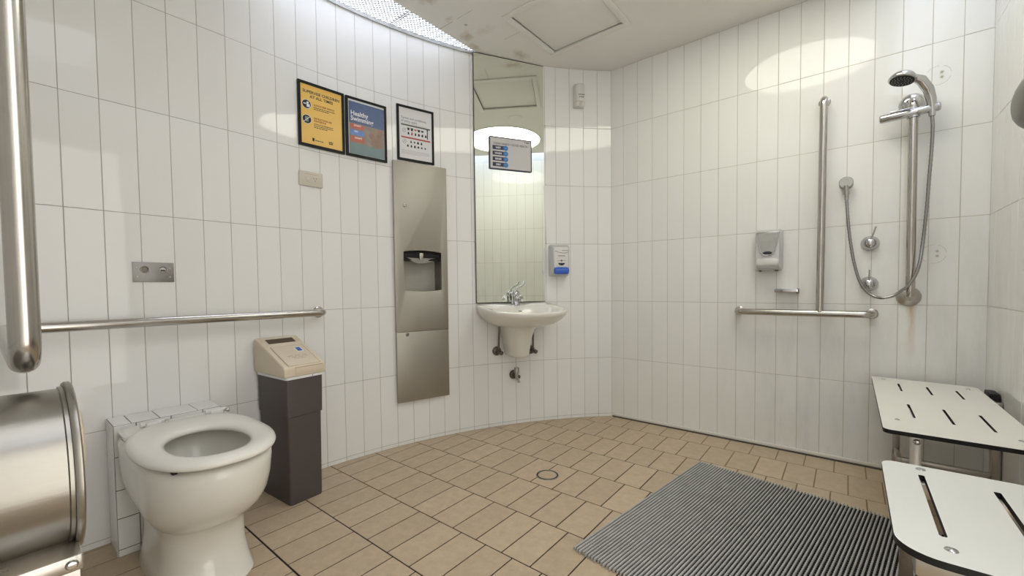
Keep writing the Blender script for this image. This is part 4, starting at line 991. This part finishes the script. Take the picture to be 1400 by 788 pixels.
# hose, from the handle down round the loop to the wall elbow
pts = [(1.592, 1.672), (1.595, 1.62), (1.594, 1.544), (1.588, 1.40), (1.582, 1.26), (1.573, 1.12), (1.558, 1.00), (1.530, .925), (1.490, .878), (1.440, .857), (1.395, .872), (1.358, .925), (1.334, 1.01), (1.316, 1.12), (1.304, 1.24), (1.297, 1.35)]
def catmull(P, n=8):
    out = []
    for i in range(len(P)-1):
        a, b, c, d = P[max(i-1, 0)], P[i], P[i+1], P[min(i+2, len(P)-1)]
        for s in range(n):
            u = s/n; out.append(.5*((2*b)+(c-a)*u+(2*a-5*b+4*c-d)*u*u+(3*b-a-3*c+d)*u**3))
    out.append(P[-1]); return out
P3 = []
for i, (x, z) in enumerate(pts):
    u = i/(len(pts)-1); y = -.088+ .030*min(1, u*1.2) if i < 15 else -.046
    if 6 <= i <= 9: y = -.100 if i < 8 else -.085
    P3.append(Vector((x, y, z)))
cv = catmull(P3, 14); rad = [.0062+.0010*(k % 2) for k in range(len(cv))]
bm = bmesh.new(); tube(bm, cv, rad, 12)
o = ob('shower_hose', bm, mat('ribbed_metal', (.34, .335, .33), .22, 1), smooth=60); tag(o, 'ribbed chrome shower hose looping from the hand shower to its wall outlet', 'shower hose')
t = thing('hose_wall_outlet', 'round satin hose outlet with elbow on the shower wall', 'hose outlet', back_frame(1.294, 1.432, .0015))
bm = bmesh.new(); lathe(bm, [(0, .050), (.026, .050), (.029, .047), (.029, .040), (.020, .030), (.026, .006), (.029, 0)], 30); ob('boss', bm, m_dull, t, smooth=40)
bm = bmesh.new(); tube(bm, [(0, -.015, .044), (.001, -.045, .044), (.0015, -.046, .044), (.002, -.060, .044), (.0025, -.061, .044), (.003, -.085, .044)], [.011, .0115, .0135, .0135, .0095, .009], 18); ob('elbow_nut', bm, m_dull, t, smooth=40)
for (x, z, a, lab, ln) in ((1.391, 1.125, -.28, 'upper chrome shower tap with pin lever', .072), (1.389, .924, .0, 'lower chrome shower tap with pin lever, inside the hose loop', .062)):
    t = thing('shower_tap', lab, 'tap', back_frame(x, z, .0015), 'shower taps')
    bm = bmesh.new(); lathe(bm, [(0, .048), (.012, .046), (.022, .040), (.029, .028), (.032, .014), (.036, .008), (.037, 0)], 30); ob('dome', bm, m_chrome, t, smooth=60)
    bm = bmesh.new(); tube(bm, [(0, .010, .040), (math.sin(-a)*ln, math.cos(a)*ln+.008, .044)], [.0035, .003], 10); ob('pin_lever', bm, m_dull, t)

for i, (x, z, lab) in enumerate(((1.618, 1.873, 'faint ring of old sealant with two plugs, right of the shower head'), (1.616, 1.060, 'faint ring of old sealant with two plugs, right of the lower shower rail'))):
    bm = bmesh.new(); R_ = .042
    for a0, a1 in ((.1, 1.2), (1.5, 2.6), (3.4, 4.1), (4.5, 6.0)):
        n = 14; P = [[bm.verts.new((q_*math.cos(a0+(a1-a0)*k/n), q_*math.sin(a0+(a1-a0)*k/n), 0)) for k in range(n+1)] for q_ in (R_, R_+.0012)]
        for k in range(n): bm.faces.new((P[0][k], P[1][k], P[1][k+1], P[0][k+1]))
    for y in (.012, -.010): disc(bm, .012, y, .004, 0, n=12); ringp(bm, .012, y, .0055, .001, .0003, n=14)
    t = ob('sealant_mark', bm, mat('old_sealant_%d' % i, (.48, .45, .36), .8), smooth=None, mw=back_frame(x, z, .0024)); tag(t, lab, 'sealant mark', 'old sealant marks')

# ------------------------------------------------------------------ floor things
t = thing('inspection_cover', 'round metal ring cover inlaid with floor tile in the middle of the floor', 'floor cover', Matrix.Translation((.165, -1.056, 0)))
bm = bmesh.new(); lathe(bm, [(.043, .0006), (.043, .0030), (.047, .0030), (.047, .0006)], 48); ob('inner_ring', bm, m_dull, t)
bm = bmesh.new(); lathe(bm, [(.047, .0006), (.047, .0018), (.053, .0018), (.053, .0006)], 48); ob('gap_ring', bm, m_shadowgap, t)
bm = bmesh.new(); lathe(bm, [(.053, .0004), (.053, .0028), (.056, .0026), (.0565, .0004)], 48); ob('outer_ring', bm, m_dull, t)
bm = bmesh.new(); tn = bm.loops.layers.float_color.new('tone'); lathe(bm, [(0, .0014), (.043, .0014)], 40)
for f in bm.faces:
    for l in f.loops: l[tn] = (.5, .5, .5, 1)
ob('tile_inlay', bm, m_floor, t, smooth=None)

# ribbed mat
ma = math.radians(-8.2); L_, W_ = 1.035, .95
mm = Matrix.Translation((.716, -.462, 0)) @ Matrix.Rotation(ma, 4, 'Z')
t = thing('ribbed_floor_mat', 'dark grey ribbed rubber duckboard mat in front of the shower seats', 'floor mat', mm)
bm = bmesh.new(); x = .004; r_ = random.Random(3)
while x < W_:
    c = x; e0 = r_.uniform(-.002, .003); e1 = -L_+r_.uniform(-.004, .004)
    pr_ = [(-.0024, .003), (-.0030, .0105), (-.0020, .0132), (.0, .0140), (.0020, .0132), (.0030, .0105), (.0024, .003)]
    A = [bm.verts.new((c+a, e0, z)) for a, z in pr_]; B = [bm.verts.new((c+a, e1, z)) for a, z in pr_]
    n = len(pr_); bm.faces.new(A); bm.faces.new(B[::-1])
    for j in range(n): bm.faces.new((A[j], B[j], B[(j+1) % n], A[(j+1) % n]))
    x += .01235
bmesh.ops.recalc_face_normals(bm, faces=bm.faces)
ob('ribs', bm, m_mat, t, smooth=50)
bm = bmesh.new(); y = -.008
while y > -L_+.004: box(bm, (.001, y-.003, .0002), (W_-.008, y+.0045, .0062)); y -= .0145
ob('cross_bars', bm, m_mat_dk, t, smooth=None)

# ------------------------------------------------------------------ shower seats
def seat_screw(parent, x, y, z, r=.009):
    bm = bmesh.new(); lathe(bm, [(0, .0032), (r*.45, .003), (r*.9, .0015), (r, 0)], 20, Matrix.Translation((x, y, z))); ob('screw', bm, m_chrome, parent)
ZS = .470
t = thing('shower_bench', 'long white slotted fold-down shower seat in the back right corner', 'shower seat', Matrix.Translation((1.58, -.52, 0)), 'slotted shower seats')
ox, oy = 1.58, -.52
def slot(x0, y0, x1, y1, w=.0075):
    return rrect(min(x0, x1)-ox-w/2, min(y0, y1)-oy, max(x0, x1)-ox+w/2, max(y0, y1)-oy, .003, 3)
holes = [slot(1.492, -.180, 1.492, -.345), slot(1.583, -.195, 1.583, -.360), slot(1.670, -.215, 1.670, -.378), slot(1.4925, -.592, 1.4925, -.795), slot(1.584, -.61, 1.584, -.815), slot(1.6695, -.63, 1.6695, -.84)]
out_ = []
for cx, cy, rr_, a0 in ((1.752-.03, -.052-.03-.02, .03, 0), (1.404+.008, -.040-.008, .008, PI/2), (1.404+.022, -.995+.022, .022, PI), (1.752-.022, -.998+.022, .022, 1.5*PI)):
    for s in range(7): a = a0+PI/2*s/6; out_.append((cx+rr_*math.cos(a)-ox, cy+rr_*math.sin(a)-oy))
plate('seat_panel', out_, holes, ZS-.013, ZS, [m_lam, m_black], t, smooth=30)
for x, y in ((1.445, -.109), (1.715, -.150), (1.446, -.853), (1.707, -.903)): seat_screw(t, x-ox, y-oy, ZS, .007)
for yy in (-.13, -.86):
    bm = bmesh.new(); box(bm, (1.430-ox, yy-oy-.02, ZS-.040), (1.775-ox, yy-oy+.02, ZS-.0135), .002); ob('support_arm', bm, m_steel, t)
for yy in (-.13, -.86):
    bm = bmesh.new(); box(bm, (1.478-ox, yy-oy-.012, .0), (1.505-ox, yy-oy+.012, ZS-.038), .002); lg = ob('leg', bm, m_steel, t)
    bm = bmesh.new(); box(bm, (1.474-ox, yy-oy-.016, .0), (1.509-ox, yy-oy+.016, .014), .003); ob('rubber_foot', bm, m_black, lg)
    if yy < -.5:
        bm = bmesh.new(); lathe(bm, [(0, .008), (.006, .007), (.009, .003), (.010, 0)], 20, to_dir((1.4925-ox, yy-oy-.012, .410), (0, -1, 0))); ob('bolt', bm, m_chrome, lg)
        continue
    bm = bmesh.new(); box(bm, (1.50-ox, yy-oy-.150, .135), (1.775-ox, yy-oy-.126, .165), .003); ob('lower_strut', bm, m_steel, t)
    bm = bmesh.new(); box(bm, (1.762-ox, yy-oy-.165, .12), (1.786-ox, yy-oy-.115, ZS-.015), .003); ob('wall_bracket', bm, m_steel, t)
    bm = bmesh.new(); box(bm, (1.484-ox, yy-oy-.150, .135), (1.502-ox, yy-oy+.010, .165), .003); ob('strut_return', bm, m_steel, t)
bm = bmesh.new(); box(bm, (1.756-ox, -.26-oy, ZS-.05), (1.786-ox, -.17-oy, ZS+.012), .004); ob('hinge_block', bm, m_black, t)

ox, oy = 1.57, -1.535
t = thing('shower_bench', 'wide white slotted shower seat in the right foreground', 'shower seat', Matrix.Translation((ox, oy, 0)), 'slotted shower seats')
out_ = []
for cx, cy, rr_, a0 in ((1.752-.035, -1.300-.035, .035, 0), (1.386+.030, -1.298-.030, .030, PI/2), (1.386+.060, -1.772+.060, .060, PI), (1.752-.035, -1.772+.035, .035, 1.5*PI)):
    for s in range(9): a = a0+PI/2*s/8; out_.append((cx+rr_*math.cos(a)-ox, cy+rr_*math.sin(a)-oy))
holes = [rrect(1.4495-ox, -1.677-oy, 1.4605-ox, -1.366-oy, .004, 3), rrect(1.567-ox, -1.69-oy, 1.5785-ox, -1.381-oy, .004, 3), rrect(1.682-ox, -1.69-oy, 1.694-ox, -1.39-oy, .004, 3)]
plate('seat_panel', out_, holes, ZS-.013, ZS, [m_lam_n, m_black], t, smooth=30)
for x, y in ((1.458, -1.325), (1.459, -1.722), (1.70, -1.325), (1.70, -1.72)): seat_screw(t, x-ox, y-oy, ZS, .0095)
for yy in (-1.36, -1.722):
    bm = bmesh.new(); box(bm, (1.412-ox, yy-oy-.026, ZS-.050), (1.775-ox, yy-oy+.022, ZS-.0135), .003); ob('support_arm', bm, m_steel, t)
for yy in (-1.36, -1.722):
    bm = bmesh.new(); box(bm, (1.42-ox, yy-oy-.012, .0), (1.445-ox, yy-oy+.012, ZS-.048), .002); lg = ob('leg', bm, m_dark_fit, t)
    bm = bmesh.new(); box(bm, (1.416-ox, yy-oy-.016, .0), (1.449-ox, yy-oy+.016, .014), .003); ob('rubber_foot', bm, m_black, lg)
    bm = bmesh.new(); box(bm, (1.760-ox, yy-oy-.04, ZS-.20), (1.786-ox, yy-oy+.04, ZS+.01), .003); ob('wall_bracket', bm, m_steel, t)

# ------------------------------------------------------------------ rounded steel dryer body at the right edge
t = thing('hand_dryer', 'rounded grey metal dryer end jutting in at the right edge of the photo', 'hand dryer', Matrix.Translation((1.786, -1.64, 1.234)))
bm = bmesh.new()
rg = []
for i in range(15):
    u = 0 if i == 0 else (i-1)/13*PI/2*.97; x = 0 if i == 0 else -(.085+.168*math.sin(u)); k_ = 1 if i == 0 else math.cos(u)**.62
    rg.append([Vector((x, .140*k_*math.cos(2*PI*k/64), .074*k_*math.sin(2*PI*k/64))) for k in range(64)])
loft(bm, rg); bmesh.ops.recalc_face_normals(bm, faces=bm.faces); ob('housing', bm, mat('grey_housing', (.20, .195, .18), .38, .7, var=.08, scale=30), t, smooth=60)
bm = bmesh.new(); lathe(bm, [(.028, .0), (.028, .03), (.034, .032), (.036, .0)], 28, to_dir((-.085, 0, -.066), (0, 0, -1))); ob('nozzle', bm, m_dark_fit, t, smooth=50)

bpy.context.view_layer.update()
